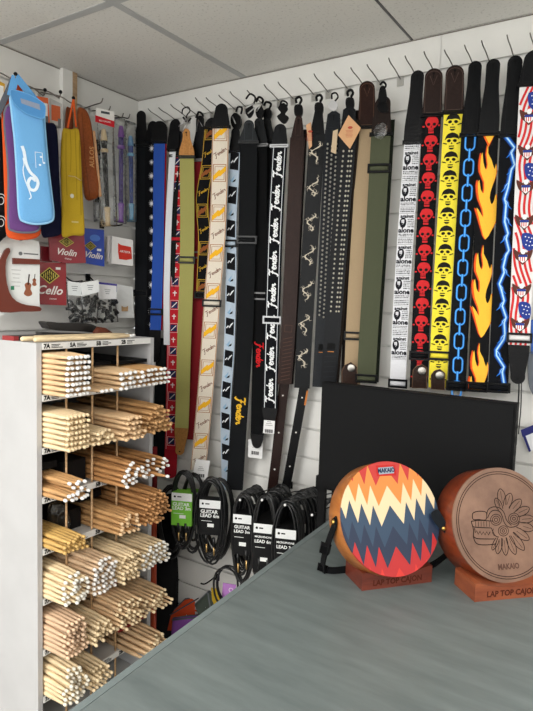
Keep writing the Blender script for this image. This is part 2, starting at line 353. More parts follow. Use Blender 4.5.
for i, r in enumerate(recs):
    wm = mat('wood', r['w']); tm = mat('plastic' if r['t'] == WT else 'wood', r['t'])
    if i < 300:
        mb = MB(); tb = MB(); stick_geo(mb, r['tip'], r['ax'], tm, wm, mtip=tb)
        s = empty('drumstick', tuple(r['tip']-r['ax']*.17), r['lab'], 'drumstick', 'drumsticks in rack, shelf row %s column %s' % (['', 'one', 'two', 'three', 'four', 'five', 'six', 'seven'][r['cell'][0]], 'abcd'[r['cell'][1]]))
        mb.build('shaft', s); t = tb.build('tip', s)
        if r['t'] == WT: t['label'] = 'white nylon tip'
    else: stick_geo(loose, r['tip'], r['ax'], tm, wm, n=6)
loose.build('drumsticks', None, 'further drumsticks packed between the others in the white rack', 'drumsticks', None, 'stuff')
# black card sleeves round the back of some bundles
slm = mat('paper', (32, 32, 34), .5)
def sleeve(row, col, z0, z1, x1, lab, c=(32, 32, 34), word=None, ya=0, yb=0):
    mb = MB(); y0, y1 = YC[col]+.005+ya, YC[col+1]-.005-yb; zb = ZL[row]
    mb.box((.05, y0, zb+z0), (x1, y1, zb+z1), mat('paper', c, .5))
    if word:
        D = Draw(mb, Pl((x1-.06, y0, zb+(z0+z1)/2), 0).w); D.text(word, 0, 0, .012, paper)
    mb.build('stick_sleeve', None, lab, 'drumstick sleeve', origin=((.05+x1)/2, (y0+y1)/2, zb+z0))
sleeve(1, 1, .018, .034, .44, 'black cardboard drumstick sleeve lying in the second top compartment')
sleeve(1, 2, .060, .070, .42, 'black cardboard sleeve over sticks in the third top compartment')
sleeve(1, 3, .060, .070, .44, 'black cardboard sleeve over sticks in the rightmost top compartment')
sleeve(2, 1, .046, .060, .43, 'black cardboard sleeve lying above the pale sticks, second column of the second row')
sleeve(3, 0, .060, .080, .41, 'black sleeve above the white-tipped sticks, leftmost column of the third row')
sleeve(3, 1, .004, .070, .42, 'black printed drumstick sleeve in the second column of the third row', word='DRUMSTICKS' if False else None)
sleeve(4, 1, .002, .060, .40, 'black printed drumstick sleeve in the second column of the fourth row')
sleeve(4, 2, .066, .085, .38, 'black sleeve on the tan bundle, third column of the fourth row')
sleeve(6, 2, .088, .096, .455, 'red cardboard sleeve on top of the sticks, third column of the sixth row', (150, 40, 38))
sleeve(7, 3, .060, .068, .455, 'red cardboard sleeve on the sticks, rightmost column of the seventh row', (150, 40, 38))
# crumpled clear bag
def clearbag(pl, poly, t, name, label, content=None):
    e = empty(name, tuple(pl.w(*poly[0])), label, 'packaging')
    mb = MB(); puff(mb, pl, poly, t, clear_mat()); mb.build('clear_bag', e); return e
pl = Pl((UX-.06, -.73, .93), 55)
clearbag(pl, smooth2([pl.px(48, 508), pl.px(60, 503), pl.px(68, 512), pl.px(70, 528), pl.px(50, 532)], 4), .03, 'plastic_bag', 'crumpled clear plastic bag on the leftmost column of the fourth shelf row')

# ------------------------------------------------------------------ hooks
chrome = mat('metal', (120, 116, 112)); blk = mat('plastic', (28, 28, 30)); hz = H-PITCH
def hook_wire(name, pts, r, m, label, group, cap=None, plate=True, wall='y'):
    b = Vector(pts[0]); e = empty(name, tuple(b), label, 'hook', group)
    mb = MB(); mb.tube(smooth2([tuple(p) for p in pts], 4, False), r, m, 6); mb.build('prong', e)
    mb = MB()
    pm = mat('metal', (208, 208, 206)) if m is not blk else m
    if wall == 'y': mb.box((b.x-.010, -.004, b.z-.020), (b.x+.010, -.0004, b.z+.006), pm)
    else: mb.box((.0004, b.y-.010, b.z-.020), (.004, b.y+.010, b.z+.006), pm)
    mb.build('back_plate', e)
    if cap: mb = MB(); mb.sphere(pts[-1], cap[0], cap[1], 8); mb.build('end_cap', e)
tips = [(148, 108.5), (158.6, 107.5), (170.5, 104.2), (181, 103), (195.3, 97.6), (206, 97.5), (218.6, 95), (230, 91.6), (247, 90.3), (264, 84.5), (278, 82), (299.5, 78), (314, 73.8), (334, 71.7), (350.7, 67.6), (367, 64.5), (388.6, 57.9), (405, 55.8), (424, 51.5), (444.4, 50), (464.5, 45), (481.5, 40.5), (507, 35), (530, 33)]
for i, (tx, ty) in enumerate(tips):
    t = P(tx, ty, -.100)
    pts = [(t.x, -.003, hz-.006), (t.x, -.05, hz+(t.z-hz)*.32), (t.x, -.084, hz+(t.z-hz)*.62), (t.x, -.100, t.z)]
    hook_wire('slatwall_hook', pts, .0017, chrome, 'thin metal hook in the top slot of the back wall, above the straps', 'hooks along the top slot of the back wall')

# ------------------------------------------------------------------ guitar straps
def darkcol(c, k): return tuple(int(v*k) for v in c)
class Strap:
    def __init__(s, pts, d, yaw, wd):
        # pts: px centre points from very top to bottom, hanging on the real plane y=-d
        w3 = [P(p[0], p[1], -(d if len(p) < 3 else p[2])) for p in pts]
        sm = [Vector(p) for p in smooth2([tuple(p) for p in w3], 10, False)]
        s.p = sm; s.l = [0]
        for i in range(1, len(sm)): s.l.append(s.l[-1]+(sm[i]-sm[i-1]).length)
        s.L = s.l[-1]; a = math.radians(yaw); s.u = Vector((math.cos(a), math.sin(a), 0)); s.n = Vector((math.sin(a), -math.cos(a), 0)); s.w = wd; s.ph = random.uniform(0, 6)
    def c(s, t):
        t = min(max(t, -.1), s.L+.1)
        import bisect
        i = min(max(bisect.bisect(s.l, t)-1, 0), len(s.p)-2)
        return s.p[i].lerp(s.p[i+1], (t-s.l[i])/max(s.l[i+1]-s.l[i], 1e-6))
    def M(s, x, y, off=0):
        """x across, y up (negative down the strap)"""
        t = -y; return s.c(t)+s.u*x+s.n*(off+.0025*math.sin(t*9+s.ph))
    def spx(s, py):
        """strap distance at picture row py of its real curve"""
        best = min(range(len(s.p)), key=lambda i: abs(projy(s.p[i])-py)); return s.l[best]
def projy(p):
    c = Vector(p)-CAM; return 355.5+F*c.dot(WD)/c.dot(WF)
def strip(mb, S, s0, s1, wf, t, m, off=0, ds=.014, shift=0):
    n = max(2, int((s1-s0)/ds)); rows = [s0+(s1-s0)*i/n for i in range(n+1)]
    if callable(wf) and getattr(wf, 'extra', None): rows = sorted(set(rows+[s0+e for e in wf.extra if e < s1-s0]+[s1-e for e in getattr(wf, 'extraend', []) if e < s1-s0]))
    vs = []
    for r in rows:
        h = (wf(r-s0, s1-r) if callable(wf) else wf)/2
        vs += [S.M(-h+shift, -r, off+t/2), S.M(h+shift, -r, off+t/2), S.M(h+shift, -r, off-t/2), S.M(-h+shift, -r, off-t/2)]
    K = len(rows); fs = [(3, 2, 1, 0), ((K-1)*4, (K-1)*4+1, (K-1)*4+2, (K-1)*4+3)]
    for i in range(K-1):
        for k in range(4): fs.append((i*4+k, i*4+(k+1) % 4, (i+1)*4+(k+1) % 4, (i+1)*4+k))
    fs = [f[::-1] for f in fs]
    mb.add(vs, fs, m)
def rounded(wtop, wfull, top=True, neck=.03, shoulder=.02):
    """width profile with a rounded tip; d0 from start, d1 from end"""
    r = wtop/2
    def f(d0, d1):
        d = d0 if top else d1
        if d < r: base = 2*math.sqrt(max(r*r-(r-d)**2, 1e-7))
        else: base = wtop
        if d > neck: base = wtop+(wfull-wtop)*min(1, (d-neck)/shoulder)
        return max(base, .004)
    ex = [r*(1-math.cos(PI/2*k/6)) for k in range(7)]
    f.extra = ex if top else [0]; f.extraend = [] if top else ex
    return f
SP = {}
def buckle(mb, S, t, m, wd, hgt=.024, m2=None):
    a, b2 = -t+hgt/2, -t-hgt/2; e = wd/2+.005; q = .0055 if hgt > .015 else .004
    for (x0, x1, y0, y1) in ((-e, e, a, a-q), (-e, e, b2+q, b2), (-e, -e+.005, a, b2), (e-.005, e, a, b2)):
        mb.hexa([S.M(x0, y0, -.004), S.M(x1, y0, -.004), S.M(x1, y1, -.004), S.M(x0, y1, -.004), S.M(x0, y0, .008), S.M(x1, y0, .008), S.M(x1, y1, .008), S.M(x0, y1, .008)], m)
    if m2: mb.tube([S.M(-wd/2+.002, -t, .003), S.M(wd/2-.002, -t, .003)], hgt*.27, m2, 10)
def make_strap(label, pts, d, yaw, wd, web, tab, tabpx, pattern=None, tabw=None, tabn=None, tabc2=None, sliders=(), endpx=None, endc=None, endw=None, t=.0022, back=None, webkind='cloth', hanger=None, stitch=None, tag_=None, group=None, endmat='leather', slc=(26, 26, 28)):
    S = Strap(pts, d, yaw, wd); e = empty('guitar_strap', tuple(S.p[0]), label, 'guitar strap', group)
    st = S.spx(tabpx) if tabpx else 0; se = S.spx(endpx) if endpx else S.L
    tabm = mat('leather', tab)
    if st > 0:
        mb = MB(); tw = tabw or wd*.8; strip(mb, S, 0, st, rounded(tw, tabn or wd*1.04, True, *((st*.12, st*1.5) if (hanger and webkind == 'leather') else (st*.35, st*.45))), .0042, tabm, .001)
        D = Draw(mb, S.M); D.disc(0, -.014, .0032, .0032, mat('print', (8, 8, 8)), .0036)
        D.stroke([(0, -.016), (0, -.027)], .0022, mat('print', (8, 8, 8)), .0036)
        sc = mat('print', stitch if stitch else tuple(min(255, v+22) for v in tab))
        r = tw/2-.003
        D.stroke([(-r, -st+.004)]+[(-r, -tw/2-.004)]+[(r*math.cos(a), -tw/2-.004+r*math.sin(a)) for a in [PI-PI*k/8 for k in range(9)]]+[(r, -st+.004)], .0010, sc, .0034)
        D.stroke([(-r+.004, -st+.006), (r-.004, -st+.006)], .0012, sc, .0034)
        if stitch: D.stroke([(-r*.45, -.02), (0, -.045), (r*.45, -.02)], .0012, sc, .0034)
        mb.build('leather_end', e)
        mb = MB(); buckle(mb, S, st+.001, mat('plastic', slc), wd, .010)
        if webkind != 'leather': mb.build('end_loop', e)
    mb = MB(); wm = mat(webkind, web); strip(mb, S, st, se, wd, t, wm)
    if pattern: pattern(Draw(mb, lambda x, y, o: S.M(x, y-st, o+t/2)), wd, se-st)
    mb.build('webbing', e)
    if back:
        mb = MB(); strip(mb, S, st*.6, se+back[2] if len(back) > 2 else se, wd*.96, t, mat('cloth', back[1]), -.010, shift=back[0]); mb.build('rear_webbing', e)
    for py in sliders:
        mb = MB(); buckle(mb, S, S.spx(py), mat('plastic', slc), wd, .026, wm); sd = mb.build('slider_buckle', e)
    if endc:
        mb = MB(); ew = endw or wd*.8; strip(mb, S, se, S.L, rounded(ew, wd, False, (S.L-se)*.3, (S.L-se)*.5), .004, mat(endmat, endc), .0005)
        D = Draw(mb, S.M); D.disc(0, -S.L+.014, .003, .003, mat('print', (8, 8, 8)), .0031); mb.build('tail_end', e)
    if hanger:
        mb = MB(); top = S.p[0]; hm = mat('plastic', (22, 22, 24)); pl = Pl(tuple(top+S.n*.002), yaw)
        for (kind, pp, rr) in hanger:
            if kind == 'tube': mb.tube([pl.w(*pl.px(*q)) for q in smooth2(pp, 4, False)], rr, hm, 6)
            elif kind == 'metal': mb.tube([pl.w(*pl.px(*q), .004) for q in pp], rr, mat('metal', (215, 215, 218)), 6)
            else: prism(mb, pl, [pl.px(*q) for q in smooth2(pp, 3)], rr, hm if kind == 'plate' else mat('metal', (215, 215, 218)), .003)
        mb.build('hanger_clip', e)
    if tag_:
        pp, c, kind = tag_; mb = MB(); pl = Pl(tuple(S.c(0)+S.n*(.012 if kind != 'low' else .004)), yaw); 
        poly = [pl.px(*q) for q in pp]; prism(mb, pl, poly, .0012, mat('paper', c))
        D = Draw(mb, pl.w); cx = sum(q[0] for q in poly)/len(poly); cy = sum(q[1] for q in poly)/len(poly)
        if kind in ('bar', 'low'):
            for k in range(13): D.rect(cx-.014+k*.0023, cy-.014, .0006+.0009*(k % 3), .012, dn)
            for k in range(3): D.rect(cx, cy+.006+k*.006, .024-.005*k, .0012, dn)
        elif kind == 'craft':
            rd = mat('print', (176, 72, 56))
            D.disc(cx+.002, cy+.012, .007, .004, rd); 
            for k in range(6): D.rect(cx, cy+.004-k*.0038, .022-.002*(k % 3), .0009, rd)
        mb.build('swing_tag', e)
    return S, e
SCR = dict(F=([(.1, .95), (.35, 1.05), (.75, 1.0), (1.05, 1.12)], [(.72, 1.0), (.55, .5), (.35, -.05), (.15, -.3), (0, -.15)], [(.35, .5), (.65, .52), (.85, .6)]), e=([(.05, .25), (.3, .32), (.38, .5), (.22, .58), (.05, .35), (.12, .08), (.3, .02), (.5, .18)],),
    n=([(0, .5), (.08, .4), (.05, 0)], [(.05, .2), (.22, .5), (.38, .45), (.34, .1), (.5, .1)]), d=([(.38, .42), (.2, .55), (.03, .25), (.12, .03), (.35, .2), (.62, 1.05)], [(.36, .2), (.4, .02), (.55, .12)]), r=([(0, .15), (.12, .5), (.2, .42), (.38, .48), (.34, .2), (.45, .05), (.6, .2)],))
def script(D, x, y, size, m, off=.0008, rot=0, wd=.1):
    c, q = math.cos(rot), math.sin(rot); cx = -1.75
    for ch, adv in (('F', 1.0), ('e', .5), ('n', .55), ('d', .55), ('e', .5), ('r', .5)):
        for st in SCR[ch]:
            p = smooth2([(cx+a, b-.4) for a, b in st], 3, False); n = len(p)
            D.stroke([(x+(a*c-b*q)*size, y+(a*q+b*c)*size) for a, b in p], [size*wd*(1.25-.5*abs(2*i/(n-1)-1)) for i in range(n)], m, off)
        cx += adv
# --- pattern library (x across, y down negative, origin at webbing start)
def skulls(face, hole, pitch, sc=1, style='red'):
    f, h = mat('print', face), mat('print', hole)
    def pat(D, wd, L):
        n = int(L/pitch)
        for k in range(n):
            y = -pitch*(k+.5); q = wd*.30*sc
            if style == 'red':
                D.poly(smooth2([(-q*.95, y+q*.3), (-q*.6, y+q*1.0), (q*.1, y+q*1.15), (q*.8, y+q*.9), (q*1.05, y+q*.2), (q*.75, y-q*.25), (q*.45, y-q*.55), (-q*.45, y-q*.55), (-q*.8, y-q*.15)], 3), f)
                D.rect(-q*.02, y-q*.78, q*.75, q*.42, f); D.rect(0, y-q*1.22, q*.8, q*.28, f)
                D.disc(-q*.42, y-q*.02, q*.27, q*.24, h, .0009, 8); D.disc(q*.42, y-q*.02, q*.27, q*.24, h, .0009, 8); D.poly([(-q*.13, y-q*.5), (q*.13, y-q*.5), (0, y-q*.22)], h, .0009)
                for j in (-1, 0, 1): D.rect(q*.24*j, y-q*.8, q*.05, q*.36, h, .0009)
                D.disc(-q*1.15, y-q*.35, q*.2, q*.14, f, n=6); D.disc(q*1.15, y-q*.2, q*.2, q*.14, f, n=6)
            else:
                D.poly(smooth2([(-q*1.0, y+q*.1), (-q*.75, y+q*.85), (0, y+q*1.2), (q*.8, y+q*.85), (q*1.05, y+q*.15), (q*.8, y+q*.3), (q*.3, y+q*.42), (-q*.2, y+q*.35), (-q*.7, y+q*.35)], 3), h)
                D.disc(-q*.42, y-q*.02, q*.3, q*.24, h, n=8, rot=.3); D.disc(q*.45, y-q*.02, q*.3, q*.24, h, n=8, rot=-.3); D.poly([(-q*.15, y-q*.5), (q*.15, y-q*.5), (0, y-q*.2)], h)
                D.stroke([(-q*1.25, y-q*.35), (-q*.7, y-q*.5)], q*.16, h); D.stroke([(q*1.25, y-q*.3), (q*.7, y-q*.5)], q*.16, h)
                D.rect(0, y-q*.82, q*.75, q*.16, h); D.poly([(-q*.45, y-q*1.05), (q*.45, y-q*1.05), (q*.2, y-q*1.32), (-q*.2, y-q*1.32)], h)
    return pat
def chain(D, wd, L):
    a, b2 = mat('print', (38, 128, 226)), mat('print', (110, 190, 250)); y = .006; k = 0
    def rr(y0, w_, h_):
        r = w_*.45; return [(sx*(w_/2-r)+r*math.cos(a0+PI/2*i/4), y0+sy*(h_/2-r)+r*math.sin(a0+PI/2*i/4)) for sx, sy, a0 in ((1, 1, 0), (-1, 1, PI/2), (-1, -1, PI), (1, -1, 1.5*PI)) for i in range(5)]
    while -y < L-.02:
        D.stroke(rr(y-.025, .024, .044), .0050, a, .0006, True); D.stroke(rr(y-.025, .024, .044), .0018, b2, .0008, True)
        D.stroke([(0, y-.042), (0, y-.076)], .0060, a, .0010); D.stroke([(0, y-.043), (0, y-.075)], .0024, b2, .0012); y -= .067
def flames(D, wd, L):
    o, r2, ye = mat('print', (236, 92, 30)), mat('print', (150, 36, 24)), mat('print', (250, 190, 62))
    raw = [(352, 92), (351, 125), (362, 150), (371, 185), (377, 165), (378, 195), (370, 225), (357, 262), (352, 290), (358, 314), (368, 296), (374, 275), (377, 335), (372, 372), (355, 410), (332, 445), (320, 405), (311, 360), (304, 325), (316, 342), (327, 362), (325, 330), (314, 292), (311, 245), (317, 222), (321, 258), (331, 272), (334, 232), (322, 192), (324, 150), (331, 122), (333, 158), (341, 186), (348, 168), (345, 130)]
    base = smooth2([((x-(352-(y-92)*.07))/1290, -(y-92)/1420) for x, y in raw], 2)
    D.poly([(-.014, -.004), (.016, -.002), (.002, -.034)], o, .0005); D.poly([(-.009, -.004), (.015, -.003), (.003, -.027)], ye, .0007)
    y = -.026
    while -y < L-.02:
        cl = [(p[0], max(y+p[1], -L+.002)) for p in base]; ok = len(set(round(c_[1], 5) for c_ in cl)) > 20
        for m_, off, dx, s in ((r2, .0004, -.0024, 1.08), (o, .0006, -.0012, 1.05), (ye, .0008, .0008, .92)):
            pts = [(p[0]*s+dx, p[1]) for p in cl]
            # drop the repeated points where the pattern is cut at the strap end
            pts2 = [p for i_, p in enumerate(pts) if not (p[1] <= -L+.0021 and pts[i_-1][1] <= -L+.0021 and pts[(i_+1) % len(pts)][1] <= -L+.0021)]
            if ok: D.poly(pts2, m_, off)
        y -= .262
def lightning(D, wd, L):
    c0, c1, c2 = mat('print', (22, 66, 150)), mat('print', (44, 128, 226)), mat('print', (190, 226, 250))
    x = -.012; y = -.002; rnd = random.Random(4); pts = [(x, y)]
    tgt = [-.010, .012, .014, .004, -.008, -.004, .006, .012, .000, -.010, .004, .013, .010]
    k = 0
    while -y < L-.03: y -= .030; k += 1; pts.append((tgt[k % len(tgt)]+rnd.uniform(-.002, .002), y)); pts.append((pts[-1][0]*.6+rnd.uniform(-.003, .003), y-.014)); y -= .014
    for wd_, m_, off in ((.014, c0, .0005), (.0085, c1, .0007), (.0036, c2, .0009)): D.stroke(pts, wd_, m_, off)
    for i in range(1, len(pts)-1, 2):
        x, y = pts[i]; s = -1 if x > 0 else 1
        br = [(x, y), (x+s*.008, y-.010), (x+s*.010, y-.018), (x+s*.018, y-.026)]
        D.stroke(br, [.009, .008, .006, .001], c0, .0006); D.stroke(br, [.005, .004, .003, .0006], c1, .0008); D.stroke(br[:3], [.0012, .001, .0004], c2, .001)
def flagpat(D, wd, L):
    r2, b2, wh, br = mat('print', (206, 48, 50)), mat('print', (42, 62, 142)), mat('print', (240, 240, 240)), mat('print', (92, 52, 44))
    for i in range(-3, 14):
        # red stripes running down the strap on a slant, waving
        x0 = -wd*.9+i*.0118; seg = []; n_ = int(L/.01)
        for k in range(n_+1):
            y = -L*k/n_; x = x0-.0012*0+.028*math.sin(y*9+.6)+.004*math.sin(y*47+1)-.0
            if abs(x) < wd/2-.003: seg.append((x, min(y, -.0005)))
            else:
                if len(seg) > 2: D.stroke(seg, .0058, r2)
                seg = []
        if len(seg) > 2: D.stroke(seg, .0058, r2)
    for k in range(int((L-.04)/.088)+1):
        y = -.055-k*.088; s = 1 if k % 2 else -1
        if k % 2 == 0:
            D.poly(smooth2([(-.004, y+.034), (.022, y+.030), (.024, y-.004), (.012, y-.010), (-.002, y+.004)], 3), b2, .0009)
            for (sx, sy) in ((.004, .026), (.012, .024), (.019, .022), (.008, .016), (.016, .013), (.006, .006), (.014, .003), (.021, .004)): D.disc(sx, y+sy, .0018, .0018, wh, .0011, 5)
        yy = y-.022
        D.poly(smooth2([(-.023, yy+.016), (-.008, yy+.008), (0, yy+.016), (.008, yy+.008), (.023, yy+.016), (.018, yy-.006), (.007, yy-.016), (0, yy-.024), (-.007, yy-.016), (-.018, yy-.006)], 3), br, .0010)
        D.disc(0, yy+.010, .006, .007, wh, .0013, 8); D.poly([(-.011, yy+.002), (.011, yy+.002), (.009, yy-.012), (0, yy-.019), (-.009, yy-.012)], wh, .0011); D.rect(0, yy-.001, .021, .006, b2, .0012)
        for q_ in (-.006, -.001, .004): D.rect(q_, yy-.009, .0022, .010, r2, .0013)
def newsprint(D, wd, L):
    k1 = mat('print', (34, 36, 46)); rnd = random.Random(3); y = -.004; i = 0
    def noise(x0, x1, yy, h):
        x = x0
        while x < x1-.001:
            w_ = rnd.uniform(.0012, .0042); w_ = min(w_, x1-x); D.rect(x+w_/2, yy, w_, h*rnd.uniform(.5, 1), k1); x += w_+rnd.uniform(.0006, .0016)
    while -y < L-.088:
        for j in range(3): noise(-.020, .020, y-.003-j*.005, .0030)
        y -= .018; D.rect(0, y, .042, .0007, k1)
        D.text('against', 0, y-.008, .0135, k1, bold=.04); y -= .016
        # printed portrait blot: head of dark hair round a pale face
        D.disc(-.010, y-.010, .0095, .015, k1, .0006); D.poly([(-.015, y-.002), (-.007, y-.001), (-.006, y-.009), (-.010, y-.016), (-.014, y-.010)], mat('print', (210, 210, 216)), .0008); D.rect(-.0115, y-.0125, .005, .003, k1, .001)
        D.rect(-.0108, y-.008, .002, .001, k1, .001); D.rect(-.0068, y-.008, .002, .001, k1, .001)
        for j in range(5): noise(.003, .021, y-.001-j*.0052, .0032)
        y -= .026; D.text('alone', 0, y-.006, .0195, k1, bold=.04); y -= .015
        for j in range(2): noise(-.020, .020, y-.002-j*.0045, .003)
        y -= .011; D.rect(0, y, .042, .0007, k1); y -= .002
def vtext(word, c, ys, size, up=True, line=None, shear=.35, bold=.035, sx=1):
    def pat(D, wd, L):
        m_ = mat('print', c)
        if line:
            lm = mat('print', line); n = 50
            for s in (-1, 1): D.stroke([(s*wd*.36, -.001-(L-.002)*k/n) for k in range(n+1)], .0022, lm)
        y = ys[0]
        for y in (ys if len(ys) != 3 or ys[2] >= 0 else [ys[0]+ys[2]*k for k in range(int(ys[1]))]):
            if -y < L-.03: script(D, 0, y, size*.66, m_, .0008, PI/2 if up else -PI/2, .19)
    return pat
def monogram(bg, frame, sw, txt, word_rot, pitch=.136):
    def pat(D, wd, L):
        f, s, tx, b2 = mat('print', frame), mat('print', sw), mat('print', txt), mat('print', bg)
        n = 50
        for sd in (-1, 1): D.stroke([(sd*wd*.465, -.001-(L-.002)*k/n) for k in range(n+1)], .0022, f)
        y = -.018
        while -y < L-.02:
            D.frame(0, y, wd*.76, wd*.98, .0032, f, .0007); D.frame(0, y, wd*.56, wd*.74, .0022, f, .0007)
            D.poly([(-wd*.36, y-wd*.44), (-wd*.02, y-wd*.16), (wd*.04, y-wd*.20), (wd*.38, y+wd*.12), (wd*.38, y+wd*.42), (wd*.06, y+wd*.14), (-wd*.02, y+wd*.2), (-wd*.38, y-wd*.16)], s, .0010)
            if -(y-pitch/2) < L-.02: script(D, 0, y-pitch/2, wd*.235, tx, .0008, word_rot, .13)
            y -= pitch
    return pat
def redpat(D, wd, L):
    wh, nv_ = mat('print', (236, 226, 226)), mat('print', (40, 44, 84)); n = 60
    for sd in (-1, 1): D.stroke([(sd*wd*.40, -.001-(L-.002)*k/n) for k in range(n+1)], .0012, wh)
    y = -.022; k = 0
    while -y < L-.03:
        D.frame(0, y, wd*.6, .034, .0016, wh, .0007); D.rect(0, y, wd*.5, .026, nv_, .0007); D.stroke([(-wd*.2, y-.010), (wd*.2, y+.010)], .003, wh, .0009)
        D.rect(0, y-.045, .004, .020, wh); D.rect(0, y-.043, .016, .004, wh, .0007); y -= .088
def spiders(D, wd, L):
    wh = mat('print', (226, 226, 228)); y = -.03; k = 0
    while -y < L-.03:
        r = .013 if k % 2 == 0 else .010
        D.disc(.004, y, r*.45, r*.55, wh, n=8)
        for j in range(10): a = 2*PI*j/10+.2; D.stroke([(.004+r*.3*math.cos(a), y+r*.3*math.sin(a)), (.004+r*math.cos(a+.2), y+r*1.15*math.sin(a+.2))], [.002, .0006], wh)
        y -= .052; k += 1
def bluewhite(D, wd, L):
    k1, wh, lb = mat('print', (28, 30, 36)), mat('print', (236, 240, 244)), mat('print', (150, 186, 214)); y = -.002; k = 0
    while -y < L-.06:
        D.poly([(-wd*.40, y), (wd*.40, y-.006), (wd*.40, y-.064), (-wd*.40, y-.058)], k1); D.stroke([(-.013, y-.038), (-.006, y-.030), (-.002, y-.036), (.006, y-.024), (.013, y-.018)], [.004, .005, .004, .005, .002], wh, .0009)
        D.poly([(-wd*.3, y-.098), (wd*.32, y-.070), (wd*.1, y-.080), (-wd*.05, y-.106)], lb, .0007); D.poly([(0, y-.098), (.010, y-.092), (.008, y-.101), (-.003, y-.104)], k1, .0009); y -= .115
def dragons(D, wd, L):
    wh = mat('print', (206, 196, 178)); y = -.055; rnd = random.Random(8)
    while -y < L-.06:
        sp = [(.007*math.sin(i*.9)+.008*math.cos(i*.5), y+.028-i*.005) for i in range(12)]
        D.stroke(sp, [.0016+.0030*abs(math.sin(i*.8)) for i in range(12)], wh)
        for j in range(14): a = rnd.uniform(0, 6.28); x0, y0 = sp[rnd.randrange(12)]; D.stroke([(x0, y0), (x0+.008*math.cos(a), y0+.008*math.sin(a)), (x0+.011*math.cos(a+.7), y0+.012*math.sin(a+.7))], [.0022, .0016, .0005], wh)
        y -= .107
# strap table, left to right
bw = BLACK
make_strap('plain black webbing strap at the left end of the row, next to the corner', [(141.5, 111), (141.5, 145), (141.3, 230), (140.5, 345)], .055, 25, .048, (34, 37, 42), bw, 143, tabw=.036, sliders=(298,))
make_strap('black strap printed with white spider-like bursts, between black and blue straps', [(153, 121), (151, 150), (151, 230), (150, 300), (150.5, 345)], .040, 20, .046, (22, 23, 28), bw, 140, spiders)
make_strap('bright blue webbing strap with dark slider near the corner', [(159.5, 121), (159.5, 142), (158.5, 230), (156.5, 300), (155.5, 330), (155, 362)], .068, 22, .044, (44, 80, 164), (22, 22, 24), 142, tabw=.062, tabn=.060, sliders=(311,), endpx=330, endc=(26, 25, 26), endw=.036, back=(.003, (190, 36, 42)))
make_strap('narrow white webbing strap hanging behind the blue one', [(175.5, 119), (172.5, 150), (169.8, 200), (167.8, 260), (166.5, 300), (166.5, 345)], .062, 12, .026, (224, 226, 230), bw, 148, tabw=.042, tabn=.05, back=(.015, (40, 44, 42)))
make_strap('red strap with navy squares and white crosses, left of the olive strap', [(179, 131), (178, 156), (176.8, 230), (174, 330), (171.5, 430), (170.5, 478)], .045, 20, .052, (196, 38, 50), (40, 44, 50), 155, redpat, tabw=.036, sliders=(243,), endpx=452, endc=(168, 30, 44), endmat='cloth', endw=.05)
make_strap('olive yellow webbing strap with tan leather ends', [(186.5, 129), (187, 157), (186.8, 260), (184, 350), (181.5, 428), (179.5, 455)], .085, 26, .052, (156, 152, 90), (176, 122, 66), 156, tabw=.026, tabn=.056, sliders=(262,), endpx=429, endc=(150, 106, 58), endw=.034, slc=(60, 60, 58),
    hanger=[('tube', [(182, 114), (183, 109), (188, 107), (190, 111), (187, 115), (186, 120)], .0022), ('metal', [(179, 127), (187, 119)], .0020), ('metal', [(183, 132), (188, 121)], .0024), ('tube', [(183, 117), (187, 122), (191, 118)], .003)])
make_strap('dark red webbing strap hanging beside the olive strap', [(200.5, 116), (200, 160), (199, 255), (196, 340), (194.5, 440)], .038, 18, .062, (128, 30, 36), bw, 160, tabw=.030, tabn=.062, sliders=(255,), slc=(120, 118, 120), back=(.022, (112, 26, 34)), hanger=[('tube', [(196, 118), (199, 112), (203, 116), (199, 122)], .004), ('metal', [(197, 132), (199, 120), (203, 127)], .0014)])
make_strap('black and gold monogram strap curling behind the cream one', [(212, 118), (208, 160), (202, 200), (204.5, 240), (202.5, 295)], .050, 18, .048, (30, 30, 32), bw, 128, monogram((30, 30, 32), (196, 156, 52), (140, 80, 40), (214, 170, 50), .5), tabw=.04, sliders=(296,))
make_strap('cream strap with yellow and brown monogram squares and a barcode card', [(222, 104), (221, 127), (217.5, 230), (213, 290), (208, 360), (201, 440), (198, 470)], .088, 26, .058, (226, 216, 200), bw, 127, monogram((226, 216, 200), (168, 108, 62), (240, 180, 40), (120, 70, 50), .6), tabw=.044, tabn=.060, sliders=(303,), tag_=([(196, 459), (210, 461), (206, 485), (191, 482)], (238, 238, 238), 'bar'))
make_strap('light blue and black patterned strap beside the wide plain black strap', [(236, 128), (235, 160), (231, 220), (231, 280), (229.5, 350), (225.5, 410), (227, 490)], .042, 14, .040, (190, 206, 222), bw, 150, bluewhite, tabw=.03, sliders=(242,), hanger=[('plate', [(231, 118), (235, 113), (240, 116), (241, 124), (237, 130), (232, 126)], .012), ('tube', [(236, 112), (238, 107), (242, 108), (241, 114)], .0035), ('metal', [(233, 117), (236, 124)], .002)])
make_strap('wide plain black strap with grey leather end and gold signature near its foot', [(249, 120), (248.5, 142), (247, 240), (244, 340), (239, 420), (234.5, 490)], .095, 26, .058, (33, 35, 38), (54, 58, 62), 141, vtext('Fender', (226, 176, 46), [-.90], .040, False), tabw=.034, tabn=.060, sliders=(245,), slc=(60, 62, 64),
    hanger=[('tube', [(246, 99), (250, 94), (255, 97), (254, 103), (250, 107), (249, 118)], .003), ('metal', [(245, 109), (254, 104)], .0022), ('metal', [(248, 114), (255, 108)], .0022), ('plate', [(246, 108), (252, 105), (254, 112), (250, 118), (246, 114)], .006)])
